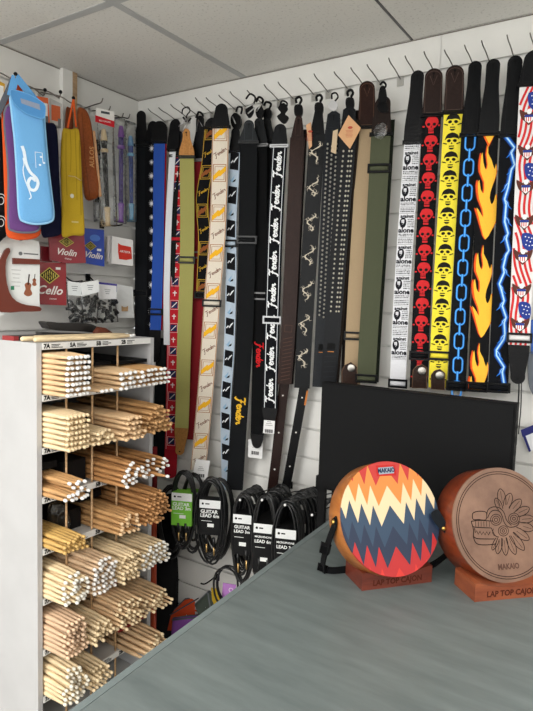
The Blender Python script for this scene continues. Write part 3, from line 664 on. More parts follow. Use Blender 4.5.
make_strap('black strap with red signature and white card at its foot', [(259, 118), (260, 145), (260, 240), (259, 350), (257.5, 430), (257, 448)], .060, 18, .048, (24, 25, 27), (40, 42, 45), 143, vtext('Fender', (204, 28, 34), [-.70], .036, False), tabw=.034, tabn=.05, sliders=(298,), slc=(120, 120, 122), endpx=434, endc=(22, 22, 24), endw=.034,
    hanger=[('tube', [(256, 102), (259, 97), (263, 100), (261, 106), (259, 116)], .0038), ('metal', [(257, 112), (262, 104)], .0022), ('plate', [(256, 110), (261, 106), (264, 112), (261, 119), (257, 117)], .008)], tag_=([(248, 439), (263, 441), (262, 459), (248, 457)], (228, 228, 228), 'low'))
make_strap('black strap hanging behind the red-signature strap, with a second hanger', [(267, 118), (268, 146), (267.5, 240), (266, 330)], .030, 14, .046, (20, 20, 22), (30, 31, 33), 140, tabw=.03, hanger=[('tube', [(264, 106), (266, 102), (271, 104), (269, 110), (268, 118)], .0038), ('plate', [(263, 112), (269, 108), (272, 114), (268, 122), (264, 119)], .008)])
make_strap('black strap with white edge lines and repeated white script lettering', [(280.5, 124), (279.5, 146), (275, 230), (272, 320), (270, 408), (269.5, 426)], .075, 22, .052, (26, 28, 34), (34, 36, 40), 145, vtext('Fender', (236, 238, 240), [-.062, 9, -.106], .034, True, line=(214, 218, 224), bold=.045), tabw=.040, tabn=.052, sliders=(323,), slc=(200, 202, 206), endpx=408, endc=(30, 30, 32), endw=.036,
    hanger=[('plate', [(278, 108), (284, 103), (288, 109), (285, 114), (289, 118), (284, 124), (277, 117), (281, 113)], .006), ('tube', [(280, 106), (282, 101), (287, 103), (286, 108)], .003)], tag_=([(264, 420), (275, 421), (274, 434), (263, 433)], (236, 236, 236), 'low'))
def whip(D, wd, L):
    lt = mat('print', (84, 58, 48)); y = -L+.012
    for k in range(12): D.stroke([(-wd*.3, y), (wd*.35, y+.008)], .002, lt); y += .0125
    D.frame(0, -L+.185, wd*.5, .022, .002, lt)
dgc = (22, 22, 24)
def dhang(x, y): return [('tube', [(x-2, y+4), (x-2.5, y), (x+1, y-2), (x+3, y+1), (x+1, y+5)], .0040), ('plate', [(x-4.5, y+11), (x-3, y+6), (x+3, y+6), (x+4.5, y+11), (x+3, y+17), (x-3, y+17)], .012)]
make_strap('smooth dark brown leather strap with laced lower section', [(299, 116), (296.5, 160), (292.5, 240), (289, 320), (284.5, 384)], .072, 24, .047, (66, 44, 38), (60, 40, 35), 140, whip, webkind='leather', t=.004, tabw=.022, tabn=.056, slc=(50, 34, 30), back=(.006, (44, 38, 36)), hanger=dhang(298.5, 99))
make_strap('thin dark brown leather tail strap with white rivets below the laced section', [(284.5, 384, .05), (281, 410, .05), (277, 450, .05), (272, 492, .05)], .05, 20, .034, (60, 40, 36), (60, 40, 35), None, lambda D, w_, L: [D.disc(0, -.04-.13*k, .003, .003, mat('print', (220, 216, 210))) for k in range(4) if .04+.13*k < L], webkind='leather', t=.003)
make_strap('black leather strap engraved with white dragons', [(319, 108), (317, 140), (311, 230), (306, 310), (302, 388)], .078, 22, .050, (28, 30, 33), dgc, 132, dragons, webkind='leather', t=.004, tabw=.024, tabn=.060, hanger=dhang(319, 97), tag_=([(306, 125), (311, 122), (312, 146), (309, 149)], (208, 160, 120), 'craft'))
make_strap('black tail strap with tan stitches hanging under the dragon strap', [(304.5, 383, .055), (300, 410, .055), (293, 450, .055), (285, 494, .055)], .05, 20, .030, (28, 28, 30), dgc, None, lambda D, w_, L: [D.disc(0, -.05-.12*k, .0028, .0028, mat('print', (220, 216, 210))) for k in range(4) if .05+.12*k < L]+[D.rect(.014, -.03-.02, .006, .05, mat('print', (196, 122, 62)), .0008)], webkind='leather', t=.003)
def studs(rows, pitch, sz, L0=.03, L1=.14, mc=(190, 180, 160)):
    def pat(D, wd, L):
        m_ = mat('metal', mc); y = -L0; k = 0
        while -y < L-L1:
            for x in rows:
                xx = x*wd+(pitch*.0); yy = y+(pitch/2 if (abs(x) > .1 and len(rows) == 3) else 0); c = D.f(xx, yy, .001)
                D.mb.sphere(c, sz, m_, 6)
            y -= pitch; k += 1
        lt = mat('print', (50, 54, 60))
        for k in range(7): D.stroke([(-wd*.36, -L+.015+k*.016), (wd*.36, -L+.019+k*.016)], .0022, lt)
        D.rect(0, -L+.128, wd*.5, .02, mat('print', (16, 16, 18)), .0008); D.rect(0, -L+.112, wd*.4, .0022, mat('print', (190, 120, 60)), .001)
    return pat
make_strap('black leather strap closely covered with three rows of pewter studs', [(334, 111), (332.5, 140), (328, 230), (324, 310), (320, 387)], .066, 22, .049, (42, 46, 52), (42, 46, 52), 128, studs((-.28, 0, .28), .0135, .0042, .05, .22, (196, 190, 180)), webkind='leather', t=.004, tabw=.038, tabn=.052, slc=(42, 46, 52),
    hanger=[('tube', [(332, 99), (332, 94), (336, 93), (338, 97), (335, 101)], .0026), ('metalplate', [(328, 105), (332, 101), (336, 102), (338, 106), (335, 111), (330, 110)], .005)], tag_=([(333, 131), (338, 129), (336, 154), (331, 152)], (214, 190, 156), 'blank'))
make_strap('black leather strap with two rows of bright studs and a diamond craft tag', [(349.5, 107), (348, 138), (341, 220), (335, 300), (328, 387)], .094, 22, .050, (30, 32, 36), (30, 32, 36), 128, studs((-.2, .14, .3), .0145, .0038, .075, .22, (226, 220, 204)), webkind='leather', t=.004, tabw=.036, tabn=.052, slc=(30, 32, 36), hanger=dhang(350, 92), back=(.008, (60, 50, 42)),
    tag_=([(348.5, 115), (361, 128), (350, 149), (338, 135)], (208, 160, 116), 'craft'))
make_strap('tan canvas strap with dark brown leather end', [(367, 81), (366.5, 127), (360, 230), (354.5, 320), (352, 387)], .062, 20, .050, (170, 148, 118), (66, 42, 36), 127, tabw=.046, tabn=.054, sliders=(338,), stitch=(110, 80, 62), back=(-.012, (42, 34, 30)))
make_strap('olive green canvas strap with black buckle and clear badge', [(383.5, 96), (381, 134), (375.5, 230), (369.5, 320), (366, 382)], .082, 20, .056, (76, 80, 62), (50, 38, 34), 133, tabw=.044, tabn=.056, sliders=(166, 378), back=(.010, (44, 50, 40)), hanger=[('tube', [(380, 85), (383, 82), (386, 85), (384, 89)], .003), ('plate', [(380, 88), (385, 87), (387, 100), (383, 106), (378, 103)], .007), ('plate', [(377, 104), (386, 103), (388, 112), (380, 112)], .009)])
make_strap('white strap printed all over with small black words', [(418, 71), (412.5, 142), (406, 230), (401, 310), (397.5, 388)], .082, 18, .045, (222, 223, 228), (30, 30, 33), 141, newsprint, tabw=.036, tabn=.050, sliders=(382,))
make_strap('black strap printed with a column of red skulls', [(434, 69), (432, 115), (427, 200), (422.5, 290), (418.5, 388)], .074, 18, .050, (30, 31, 34), (62, 46, 42), 114, skulls((206, 42, 46), (30, 31, 34), .0502, 1.2), tabw=.048, tabn=.052, stitch=(96, 76, 68), sliders=(358,))
make_strap('yellow strap printed with a column of black skulls', [(455, 65.5), (453.5, 112), (448, 200), (442.5, 290), (437.5, 388)], .082, 18, .050, (238, 220, 66), (62, 46, 42), 112, skulls((238, 220, 66), (44, 42, 34), .0500, 1.2, 'yellow'), tabw=.048, tabn=.052, stitch=(96, 76, 68), sliders=(357,))
make_strap('black strap printed with a blue chain', [(475.5, 61), (470.5, 135), (466, 210), (461, 300), (456.5, 391)], .076, 18, .048, (32, 34, 38), (26, 27, 30), 134, chain, tabw=.034, tabn=.050, sliders=(387,))
make_strap('black strap printed with orange and yellow flames', [(493.5, 59.5), (488.5, 134), (485, 210), (481, 300), (477.5, 392)], .084, 18, .050, (30, 31, 34), (26, 27, 30), 133, flames, tabw=.034, tabn=.050, sliders=(387,))
make_strap('black strap printed with a blue lightning bolt', [(515.5, 55.5), (510.5, 135), (506.5, 210), (502, 300), (498, 393)], .078, 18, .050, (28, 30, 36), (26, 27, 30), 134, lightning, tabw=.036, tabn=.050, sliders=(388,))
S, e = make_strap('red, white and blue strap with stars, stripes and eagles at the right edge', [(535, 50), (531, 84), (527, 160), (523, 250), (519, 345), (517.5, 384)], .086, 16, .052, (228, 226, 226), (26, 27, 30), 83, flagpat, tabw=.046, tabn=.054, sliders=(340,), endpx=346, endc=(26, 26, 29), endw=.036)
mb = MB(); a0 = P(519, 380, -.082); a1 = P(518.5, 400, -.080); a2 = P(516, 445, -.076)
mb.tube(smooth2([tuple(a0), tuple(a1), tuple(a2)], 6, False), .0022, mat('rubber', (24, 24, 26)), 6); mb.tube(smooth2([tuple(a0+Vector((.006, 0, 0))), tuple(a1+Vector((.007, 0, -.02))), tuple(a2+Vector((.004, 0, .03)))], 6, False), .0016, mat('rubber', (24, 24, 26)), 6)
mb.build('lace', e)
# lower brown leather badge ends behind the monitor top
for (pts, lab) in (([(416.5, 366), (422, 364.5), (427, 368), (426.5, 388), (412, 388), (413, 370)], 'brown leather strap end with round metal badge under the red skull strap'), ([(434, 371), (440, 369), (445, 373), (444.5, 390), (431, 389), (431, 375)], 'brown leather strap end with round metal badge under the yellow skull strap'), ([(345, 365), (351, 362), (357, 367), (357.5, 386), (342, 386), (342, 371)], 'brown leather strap end with round metal badge under the tan canvas strap')):
    pl = Pl(tuple(P(pts[0][0], pts[0][1], -.105)), 18); poly = [pl.px(*q) for q in pts]; e = empty('strap_end', tuple(pl.w(*poly[0])), lab, 'strap end')
    mb = MB(); prism(mb, pl, poly, .005, mat('leather', (64, 44, 36))); D = Draw(mb, pl.w); D.stroke(poly, .0012, mat('print', (130, 100, 76)), .0004, True); mb.build('leather_end', e)
    c = ((poly[0][0]+poly[2][0])/2+.001, poly[1][1]-.018); mb = MB(); mb.tube([pl.w(c[0], c[1], .0002), pl.w(c[0], c[1], .003), pl.w(c[0], c[1], .0035)], [.012, .012, .010], mat('metal', (150, 146, 140)), 16); mb.build('metal_badge', e)
mb = MB(); c = P(380.5, 131, -.108); mb.sphere(c, .021, clear_mat(), 14, (1, .25, 1.1)); e = mb.build('round_clear_badge', None, 'round clear plastic badge hanging over the olive green strap', 'badge', origin=tuple(c))
# right edge: grey pick holder and blue printed card
pl = Pl(tuple(P(530, 350, -.06)), 18); mb = MB(); prism(mb, pl, smooth2([pl.px(*q) for q in ((528, 356), (531, 352), (540, 352), (540, 400), (534, 396), (529, 384))], 4), .01, mat('plastic', (88, 94, 102)))
prism(mb, pl, [pl.px(*q) for q in ((531, 320), (540, 318), (540, 352), (531, 354))], .006, mat('plastic', (44, 92, 176)))
mb.build('pick_holder', None, 'grey and blue plastic accessory at the right edge beside the eagle strap', 'accessory', origin=pl.o)
pl = Pl(tuple(P(528, 440, -.03)), 18); mb = MB(); prism(mb, pl, [pl.px(*q) for q in ((520.5, 430), (548, 419), (554, 441), (529, 452))], .002, mat('paper', (226, 228, 232))); D = Draw(mb, pl.w)
D.poly([pl.px(*q) for q in ((520.5, 430), (548, 419), (550, 426), (522.5, 437))], mat('print', (48, 50, 112))); D.poly([pl.px(*q) for q in ((520.5, 430), (523, 429), (531, 451), (529, 452))], mat('print', (48, 50, 112)), .0007)
D.text('STRINGS', *pl.px(538, 428), .014, paper, .001, .3) if False else None
mb.build('string_packet', None, 'blue and white packet hanging tilted at the right edge above the carved drum', 'packet', origin=pl.o)

# ------------------------------------------------------------------ cables
rub = mat('rubber', (18, 19, 21)); gold = mat('metal', (206, 170, 112)); silver = mat('metal', (190, 190, 192))
def coil(px, py, y, w_, h_, turns, yaw, label, name='coiled_cable', sleeve=None, jack=True, group=None, words=(), sy=None, seed=0):
    """px,py = top of the coil on plane y; sleeve = (top offset, height, width, colour, header colour)"""
    rnd = random.Random(seed+int(px*7)); top = P(px, py, y); e = empty(name, tuple(top), label, 'cable', group); pl = Pl(tuple(top), yaw)
    mb = MB()
    for k in range(turns):
        ox, oy, oz, s = rnd.uniform(-.006, .006), rnd.uniform(-.008, .004), rnd.uniform(-.014, .014), rnd.uniform(.88, 1.06)
        pts = []
        for i in range(22):
            a = 2*PI*i/22; x = math.sin(a)*w_/2*s*(1+.12*math.cos(a)); z_ = -h_*s/2+math.cos(a)*h_*s/2
            pts.append(pl.w(ox+x, z_+oy, oz+.003*math.sin(3*a+k)))
        mb.tube(pts, .0037, rub, 6, True)
    mb.build('cable', e)
    if sleeve:
        t0, hh, ww, c, hc = sleeve; mb = MB(); D0 = [( -ww/2, -t0-hh), (ww/2, -t0-hh), (ww/2, -t0), (-ww/2, -t0)]
        prism(mb, pl, D0, .040, mat('paper', c, .55), .021); D = Draw(mb, pl.w); off = .0216
        D.poly([(-ww/2, -t0-.028), (ww/2, -t0-.028), (ww/2, -t0), (-ww/2, -t0)], mat('print', hc), off)
        D.disc(-ww*.34, -t0-.013, .004, .004, dn, off+.0004, 8); D.rect(-ww*.12, -t0-.013, ww*.2, .004, dn, off+.0004)
        lm = mat('print', (232, 234, 232))
        for i, wd_ in enumerate(words): V = textgeo(wd_, 0, .02)[0]; tw = max(v[0] for v in V)-min(v[0] for v in V); sz = min(.0165, (ww-.008)/tw); D.text(wd_, -ww/2+.004+tw*sz/2, -t0-.040-i*.014, sz, lm, off, 0, 0, .03)
        D.rect(-ww*.15, -t0-.044-len(words)*.014, ww*.5, .0016, lm, off)
        D.rect(ww*.05, -t0-hh*.72, .022, .012, lm, off)
        mb.build('card_sleeve', e)
    if jack:
        for sx in (-.012, .014):
            mb = MB(); b_ = -h_*.66+rnd.uniform(-.01, .01); mb.tube([pl.w(sx, b_, .018), pl.w(sx+.002, b_-.032, .018)], [.0055, .0048], rub, 8); mb.tube([pl.w(sx+.002, b_-.032, .018), pl.w(sx+.003, b_-.06, .018), pl.w(sx+.003, b_-.064, .018)], [.0032, .003, .001], gold, 8)
            mb.build('jack_plug', e)
    return e
GR = (112, 186, 46); KB = (30, 30, 32); WH = (226, 228, 228)
coil(184, 472, -.22, .080, .27, 8, 25, 'coiled cable in a bright green and white sleeve, nearest the drumstick rack', sleeve=(.068, .115, .072, GR, WH), words=('GUITAR', 'LEAD 3m'), seed=1)
coil(194, 474, -.14, .080, .27, 7, 25, 'coiled cable in a green sleeve half hidden behind the first green one', sleeve=(.060, .12, .062, GR, WH), jack=False, seed=2)
coil(172, 486, -.10, .10, .28, 8, 25, 'black coiled cable in the dark behind the green sleeves', jack=False, seed=5)
coil(212, 478, -.20, .095, .29, 9, 25, 'thick coiled cable in a black sleeve with white header, under the cream strap', sleeve=(.070, .120, .072, KB, WH), words=('GUITAR', 'LEAD 6m'), seed=3)
coil(219, 478, -.12, .11, .28, 8, 25, 'black coiled cable behind the thick black-sleeved one', jack=False, seed=6)
g1 = 'cables queued behind the left guitar lead'; g2 = 'cables queued behind the middle microphone lead'; g3 = 'cables queued behind the right microphone lead'
coil(244.5, 493, -.27, .064, .27, 8, 22, 'front guitar lead in a black sleeve, left of the two microphone leads', sleeve=(.062, .130, .058, KB, WH), words=('GUITAR', 'LEAD 3m'), seed=11)
for k in range(3): coil(249.5+k*4, 491-k*2.6, -.22+.05*k, .075, .24, 7, 22, 'black coiled cable in the row running back to the wall behind the front guitar lead', sleeve=(.070, .08, .066, KB, WH), jack=False, group=g1, seed=20+k)
coil(266, 496, -.30, .066, .29, 8, 22, 'front microphone lead in a black sleeve, middle of the three front leads', sleeve=(.078, .150, .060, KB, WH), words=('MICROPHONE', 'LEAD 6m'), seed=12)
for k in range(4): coil(269+k*4, 494-k*2.8, -.25+.055*k, .080, .24, 7, 22, 'black coiled cable in the row running back to the wall behind the middle microphone lead', sleeve=(.075, .08, .066, KB, WH), jack=False, group=g2, seed=30+k)
coil(288, 501, -.29, .070, .27, 9, 22, 'front microphone lead partly cut off by the counter edge, right of the others', sleeve=(.078, .130, .060, KB, WH), words=('MICROPHONE', 'LEAD 3m'), seed=13)
for k in range(6): coil(290+k*4.0, 500-k*2.2, -.25+.038*k, .082, .24, 7, 22, 'black coiled cable in the long row running back to the wall beside the counter', sleeve=(.080, .07, .066, KB, (214, 212, 204)), jack=False, group=g3, seed=40+k)
coil(331, 499, -.12, .08, .24, 6, 22, 'black coiled cable seen through the gap under the monitor', jack=False, seed=50)
for (bx, by, ln, l2) in ((240, 500, .30, 'left guitar lead'), (262, 500, .33, 'middle microphone lead'), (285, 505, .32, 'right microphone lead'), (312, 515, .30, 'cable under the monitor')):
    t = P(bx, by, -ln)
    zb = H-PITCH*round((H-(t.z-.0))/PITCH)
    hook_wire('slatwall_hook', [(t.x, -.003, zb), (t.x, -ln*.6, zb+(t.z-zb)*.7), (t.x, -ln, t.z)], .0020, blk, 'long metal hook carrying the %s' % l2, None, cap=(.0042, mat('plastic', (232, 232, 232))))
# ring cable with purple card
e = coil(228, 567, -.20, .085, .14, 3, 22, 'small black cable ring with a purple card below the guitar leads', jack=False, seed=60)
pl = Pl(tuple(P(228, 590, -.18)), 22); mb = MB(); prism(mb, pl, [pl.px(*q) for q in ((223, 583), (236, 585), (233, 606), (221, 604))], .003, mat('paper', (176, 120, 190))); D = Draw(mb, pl.w); D.stroke([(c0[0], c0[1]) for c0 in [(pl.px(231, 590)[0]+.007*math.cos(a*.6), pl.px(231, 590)[1]+.007*math.sin(a*.6)) for a in range(11)]], .0018, paper); mb.build('purple_card', e)
# triangular bags low by the counter
for (pts, c, lab, y_, tr) in (([(166, 632), (170, 615), (184, 601), (200, 597), (202, 612), (198, 632)], (214, 82, 44), 'orange triangular soft case low beside the counter edge', -.045, (96, 98, 104)), ([(170, 640), (172, 620), (186, 618), (198, 617), (197, 640)], (132, 78, 156), 'purple soft pouch in front of the orange triangular case', -.085, (96, 98, 104)), ([(194, 606), (208, 593), (214, 598), (212, 618), (200, 622)], (84, 92, 84), 'grey-edged triangle pouch right of the orange case', -.04, (120, 124, 130))):
    pl = Pl(tuple(P(pts[0][0], pts[0][1], y_)), 22); poly = [pl.px(*q) for q in pts]; e = empty('soft_case', tuple(pl.w(*poly[0])), lab, 'soft case')
    mb = MB(); puff(mb, pl, poly, .03, mat('cloth', c)); mb.build('pouch', e); mb = MB(); mb.tube([pl.w(p[0], p[1], -.014) for p in poly], .0035, mat('cloth', tr), 6, True); mb.tube([pl.w(*poly[1], .0), pl.w(*poly[3], .004)], .003, mat('cloth', tr), 6); mb.build('piping', e)
pl = Pl(tuple(P(212, 590, -.03)), 8); mb = MB(); prism(mb, pl, [pl.px(*q) for q in ((211, 588), (216, 589), (221, 604), (217, 612), (212, 600))], .004, mat('print', (214, 178, 52))); mb.build('yellow_ribbon', None, 'yellow strap end hanging by the small hook low on the back wall', 'strap end', origin=pl.o)
t = P(216, 576, -.01); hook_wire('slatwall_hook', [(t.x, -.003, t.z), (t.x, -.07, t.z-.006), (t.x, -.10, t.z+.006)], .003, blk, 'short black hook low on the back wall above the yellow strap end', None)
# dark stock between rack and wall
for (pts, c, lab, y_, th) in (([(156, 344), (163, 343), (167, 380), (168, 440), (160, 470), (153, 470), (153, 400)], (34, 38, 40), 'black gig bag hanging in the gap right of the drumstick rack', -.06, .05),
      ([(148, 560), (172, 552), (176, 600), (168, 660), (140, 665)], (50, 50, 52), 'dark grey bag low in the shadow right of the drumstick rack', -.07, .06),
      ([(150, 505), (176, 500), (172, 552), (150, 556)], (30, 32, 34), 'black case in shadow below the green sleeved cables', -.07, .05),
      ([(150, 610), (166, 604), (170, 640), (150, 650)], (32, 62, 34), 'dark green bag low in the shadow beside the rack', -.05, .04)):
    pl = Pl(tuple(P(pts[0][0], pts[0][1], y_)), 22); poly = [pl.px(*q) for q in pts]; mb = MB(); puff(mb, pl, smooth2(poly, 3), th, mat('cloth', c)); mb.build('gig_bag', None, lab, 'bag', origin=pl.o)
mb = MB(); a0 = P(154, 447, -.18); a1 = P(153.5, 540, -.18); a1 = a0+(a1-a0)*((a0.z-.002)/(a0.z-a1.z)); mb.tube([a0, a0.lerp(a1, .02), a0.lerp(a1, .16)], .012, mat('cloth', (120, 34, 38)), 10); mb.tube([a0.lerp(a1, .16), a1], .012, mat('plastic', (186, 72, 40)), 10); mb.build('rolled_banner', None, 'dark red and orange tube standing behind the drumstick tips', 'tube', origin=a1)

# ------------------------------------------------------------------ left wall stock
def lhook(px, py, x, cap=True, lab='', grp=None):
    t = PX(px, py, x); zb = hz
    hook_wire('slatwall_hook', [(.003, t.y, zb-.004), (x*.6, t.y, zb+(t.z-zb)*.5-.008), (x-.01, t.y, t.z-.014), (x, t.y, t.z)], .0022, chrome, lab, grp, cap=(.006, blk) if cap else None, wall='x')
lg = 'hooks along the top slot of the left wall'
lhook(15.5, 74, .22, lab='black capped hook carrying the blue recorder bag', grp=None)
for q in ((45, 90), (60.5, 92)): lhook(*q, .17, lab='empty black capped hook between the blue bag and the wooden trim', grp=lg)
lhook(73.5, 98, .17, lab='black capped hook carrying the mustard drawstring bag')
for q, lb_ in (((103, 98), 'bare metal hook above the brown leather case'), ((110.5, 106), 'bare metal hook above the red-headed recorder packet'), ((123.5, 113), 'bare metal hook above the purple recorder'), ((130, 114), 'bare metal hook nearest the corner on the left wall')): lhook(*q, .10, False, lb_)
def bag(name, pts, x, yaw, th, c, lab, cat, kind='cloth', trim=None, draw=None, n=4, extra=None):
    cx = sum(p[0] for p in pts)/len(pts); cy = sum(p[1] for p in pts)/len(pts); pl = Pl(tuple(PX(cx, cy, x)), yaw); poly = smooth2([pl.px(*q) for q in pts], n)
    e = empty(name, tuple(pl.w(0, min(p[1] for p in poly))), lab, cat); mb = MB(); puff(mb, pl, poly, th, mat(kind, c))
    if draw: draw(Draw(mb, pl.w), pl)
    mb.build('body', e)
    if trim: mb = MB(); mb.tube([pl.w(p[0], p[1], -th/2) for p in poly], .0042, mat('cloth', trim), 6, True); mb.build('piping', e)
    if extra: extra(e, pl)
    return e
def band(mb, a, b2, wd, m, u=Vector((0, 1, 0))):
    a, b2 = Vector(a), Vector(b2); n_ = 6; pts = [a.lerp(b2, i/n_) for i in range(n_+1)]; d = (b2-a).normalized(); s = d.cross(Vector((.85, -.5, 0))).normalized()*wd/2; n2 = s.cross(d).normalized()*.0012
    mb.hexa([a-s-n2, a+s-n2, a+s+n2, a-s+n2, b2-s-n2, b2+s-n2, b2+s+n2, b2-s+n2], m)
def ex_blue(e, pl):
    off = .002; mb = MB(); fl = [pl.px(*q) for q in ((10, 92), (14, 91), (28, 95), (43, 104), (45, 112), (43, 119), (36, 118), (24, 113), (13, 103))]
    fl = smooth2(fl, 3); prism(mb, pl, fl, .006, mat('cloth', (82, 142, 198)), .008); D = Draw(mb, pl.w)
    D.poly([pl.px(*q) for q in ((20, 99), (39, 105), (40, 111), (21, 104))], mat('print', (140, 150, 170)), .0086); D.stroke(fl, .0022, mat('print', (110, 170, 220)), .0086, True)
    mb.build('flap', e); hk = PX(15.5, 76, .22)
    mb = MB(); band(mb, pl.w(*pl.px(11, 95), -.01), hk, .020, mat('cloth', (96, 156, 208))); band(mb, pl.w(*pl.px(41, 106), -.01), hk, .020, mat('cloth', (96, 156, 208))); mb.build('carry_strap', e)
def dr_clef(D, pl):
    wh = mat('print', (226, 238, 248)); o = .0012
    pts = smooth2([pl.px(*q) for q in ((22, 146), (24, 152), (26, 163), (30, 172), (36, 178), (38, 184), (35, 190), (30, 189), (28, 183), (31, 178), (36, 181))], 3, False); D.stroke(pts, .0085, wh, o)
    D.stroke(smooth2([pl.px(*q) for q in ((23, 158), (24, 164), (23, 170), (25, 180), (31, 196), (29, 199))], 3, False), .003, wh, o)
    for (x, y) in ((40, 165), (44, 163), (41, 157)): D.disc(*pl.px(x, y), .0035, .003, wh, o, 8)
    D.stroke([pl.px(35, 152), pl.px(42, 153), pl.px(43, 163)], .0018, wh, o); D.stroke([pl.px(35, 152), pl.px(36, 168)], .0014, wh, o)
bag('recorder_bag', [(12, 94), (28, 97), (43, 106), (45, 125), (48, 160), (51.5, 190), (54, 214), (51, 221), (38, 223.5), (25, 221), (20, 214), (18, 180), (15.5, 140), (12.5, 112)], .24, 62, .022, (112, 172, 222), 'pale blue recorder bag with flap and white clef, hanging nearest on the left wall', 'bag', trim=(150, 200, 236), draw=dr_clef, extra=ex_blue)
bag('recorder_bag', [(5, 112), (16, 108), (24, 150), (33, 190), (40, 222), (37, 230.5), (25, 232), (13, 230), (9, 222), (9, 170)], .20, 62, .018, (104, 68, 124), 'purple recorder bag with grey edging behind the pale blue one', 'bag', trim=(108, 110, 120))
def ex_or(e, pl): mb = MB(); hk = PX(14, 78, .20); band(mb, pl.w(*pl.px(3, 112), 0), hk, .018, mat('cloth', (214, 84, 44))); band(mb, pl.w(*pl.px(30, 118), 0), hk, .018, mat('cloth', (214, 84, 44))); band(mb, pl.w(*pl.px(-4, 118), 0), hk, .016, mat('cloth', (90, 94, 102))); mb.build('carry_strap', e)
bag('recorder_bag', [(2, 108), (12, 104), (26, 150), (34, 190), (41, 226), (39, 236), (28, 239.5), (14, 239), (6, 232), (4.5, 200), (3, 150)], .16, 62, .018, (226, 92, 46), 'orange recorder bag, furthest back of the three bags on one hook', 'bag', extra=ex_or)
def dr_sw(D, pl):
    wh = mat('print', (200, 200, 198))
    for cy_ in (200, 222): c = pl.px(1, cy_); D.stroke([(c[0]+.014*math.cos(a*.55)*(1-a*.04), c[1]+.02*math.sin(a*.55)*(1-a*.04)) for a in range(16)], .0024, wh, .001)
bag('patterned_bag', [(-14, 112), (0, 112), (3, 150), (5, 200), (6.5, 230), (4, 238), (-14, 240)], .13, 62, .018, (26, 26, 28), 'black bag with white swirls at the left edge', 'bag', draw=dr_sw)
bag('recorder_bag', [(43, 126), (48, 122), (56, 124), (58.5, 140), (60, 180), (62.5, 225), (61, 234), (50, 237), (42, 234), (41, 200)], .13, 62, .022, (34, 38, 74), 'navy blue recorder bag between the pale blue and mustard bags', 'bag')
def ex_ye(e, pl):
    hk = PX(73.5, 99, .17); om = mat('cloth', (216, 92, 42)); mb = MB()
    for q in ((67.5, 128), (76, 127)): mb.tube(smooth2([tuple(pl.w(*pl.px(*q), .002)), tuple((pl.w(*pl.px(*q))*.5+hk*.5)+Vector((0, 0, .0))), tuple(hk)], 4, False), .0032, om, 6)
    mb.build('drawstring', e); mb = MB(); a0, a1 = pl.px(68, 176), pl.px(81, 181); mb.tube([pl.w(a0[0], a0[1], .004), pl.w((a0[0]+a1[0])/2, a0[1]-.001, .008), pl.w(a1[0], a1[1], .004)], .0016, mat('cloth', (206, 180, 120)), 6); mb.build('tie_cord', e)
def dr_ye(D, pl):
    c = mat('print', (150, 124, 30))
    for q in (((66, 133), (66, 165), (67, 195)), ((70, 130), (71, 150), (70.5, 172)), ((75, 130), (76, 158), (77, 200)), ((79, 140), (80, 175), (81, 215))): D.stroke(smooth2([pl.px(*p) for p in q], 4, False), [.0016]*9, c, .0008)
    D.rect(*pl.px(75, 222), .022, .005, mat('print', (214, 196, 130)), .001); D.disc(*pl.px(72, 196), .006, .007, mat('print', (220, 216, 196)), .001)
bag('drawstring_bag', [(63, 131), (67, 127), (72, 128), (78, 127), (80.5, 134), (82, 160), (83.5, 195), (85.5, 228), (84, 235), (74, 235), (66, 237), (62.5, 232), (62.5, 200), (61.5, 165)], .17, 62, .035, (196, 164, 46), 'mustard yellow drawstring bag with orange cord', 'bag', draw=dr_ye, extra=ex_ye)
def dr_br(D, pl):
    c = mat('print', (206, 152, 100)); a0, a1 = pl.px(91, 172), pl.px(93, 142); D.text('AULOS', (a0[0]+a1[0])/2, (a0[1]+a1[1])/2, .022, c, .0012, PI/2, 0, .02)
    D.stroke([pl.px(82, 112), pl.px(85, 160), pl.px(90, 198)], .0012, mat('print', (96, 46, 22)), .001)
def ex_br(e, pl): mb = MB(); prism(mb, pl, [pl.px(*q) for q in ((93, 130), (95.5, 131), (102, 196), (99.5, 197))], .006, mat('leather', (196, 150, 112)), -.004); mb.build('zip_edge', e)
bag('recorder_case', [(78.5, 110), (82.5, 106), (88, 110), (92, 122), (94.5, 145), (97.5, 170), (100.5, 192), (97, 198), (88, 199), (84.5, 185), (81, 150)], .12, 62, .045, (142, 76, 40), 'brown leather recorder case hanging right of the mustard bag', 'case', 'leather', draw=dr_br, extra=ex_br)
bag('recorder_case', [(66.5, 108), (70, 107), (73, 110), (73, 130), (66, 130)], .05, 62, .02, (120, 62, 36), 'brown case top peeping out behind the mustard bag cord', 'case', 'leather')
# orange printed cards behind the bags
for i, (pts, c, lab) in enumerate((([(36, 96), (48, 98), (50, 124), (38, 124)], (222, 106, 60), 'orange and white card packet behind the pale blue bag'), ([(50, 98), (62, 104), (61, 126), (50, 125)], (196, 196, 194), 'clear and white packet on the wall left of the wooden trim'), ([(-6, 78), (5, 84), (3, 108), (-8, 104)], (214, 166, 44), 'yellow packet at the left edge behind the bags'))):
    pl = Pl(tuple(PX(*pts[0], .05)), 75); mb = MB(); prism(mb, pl, [pl.px(*q) for q in pts], .004, mat('paper', c)); D = Draw(mb, pl.w); c0 = [sum(pl.px(*q)[k] for q in pts)/4 for k in (0, 1)]
    D.rect(c0[0], c0[1], .03, .05, paper if c[0] > 200 else mat('print', (214, 110, 70)), .0005); D.rect(c0[0]+.012, c0[1]-.03, .010, .03, mat('print', (120, 120, 120)), .0007); mb.build('card_packet', None, lab, 'packet', origin=pl.o)
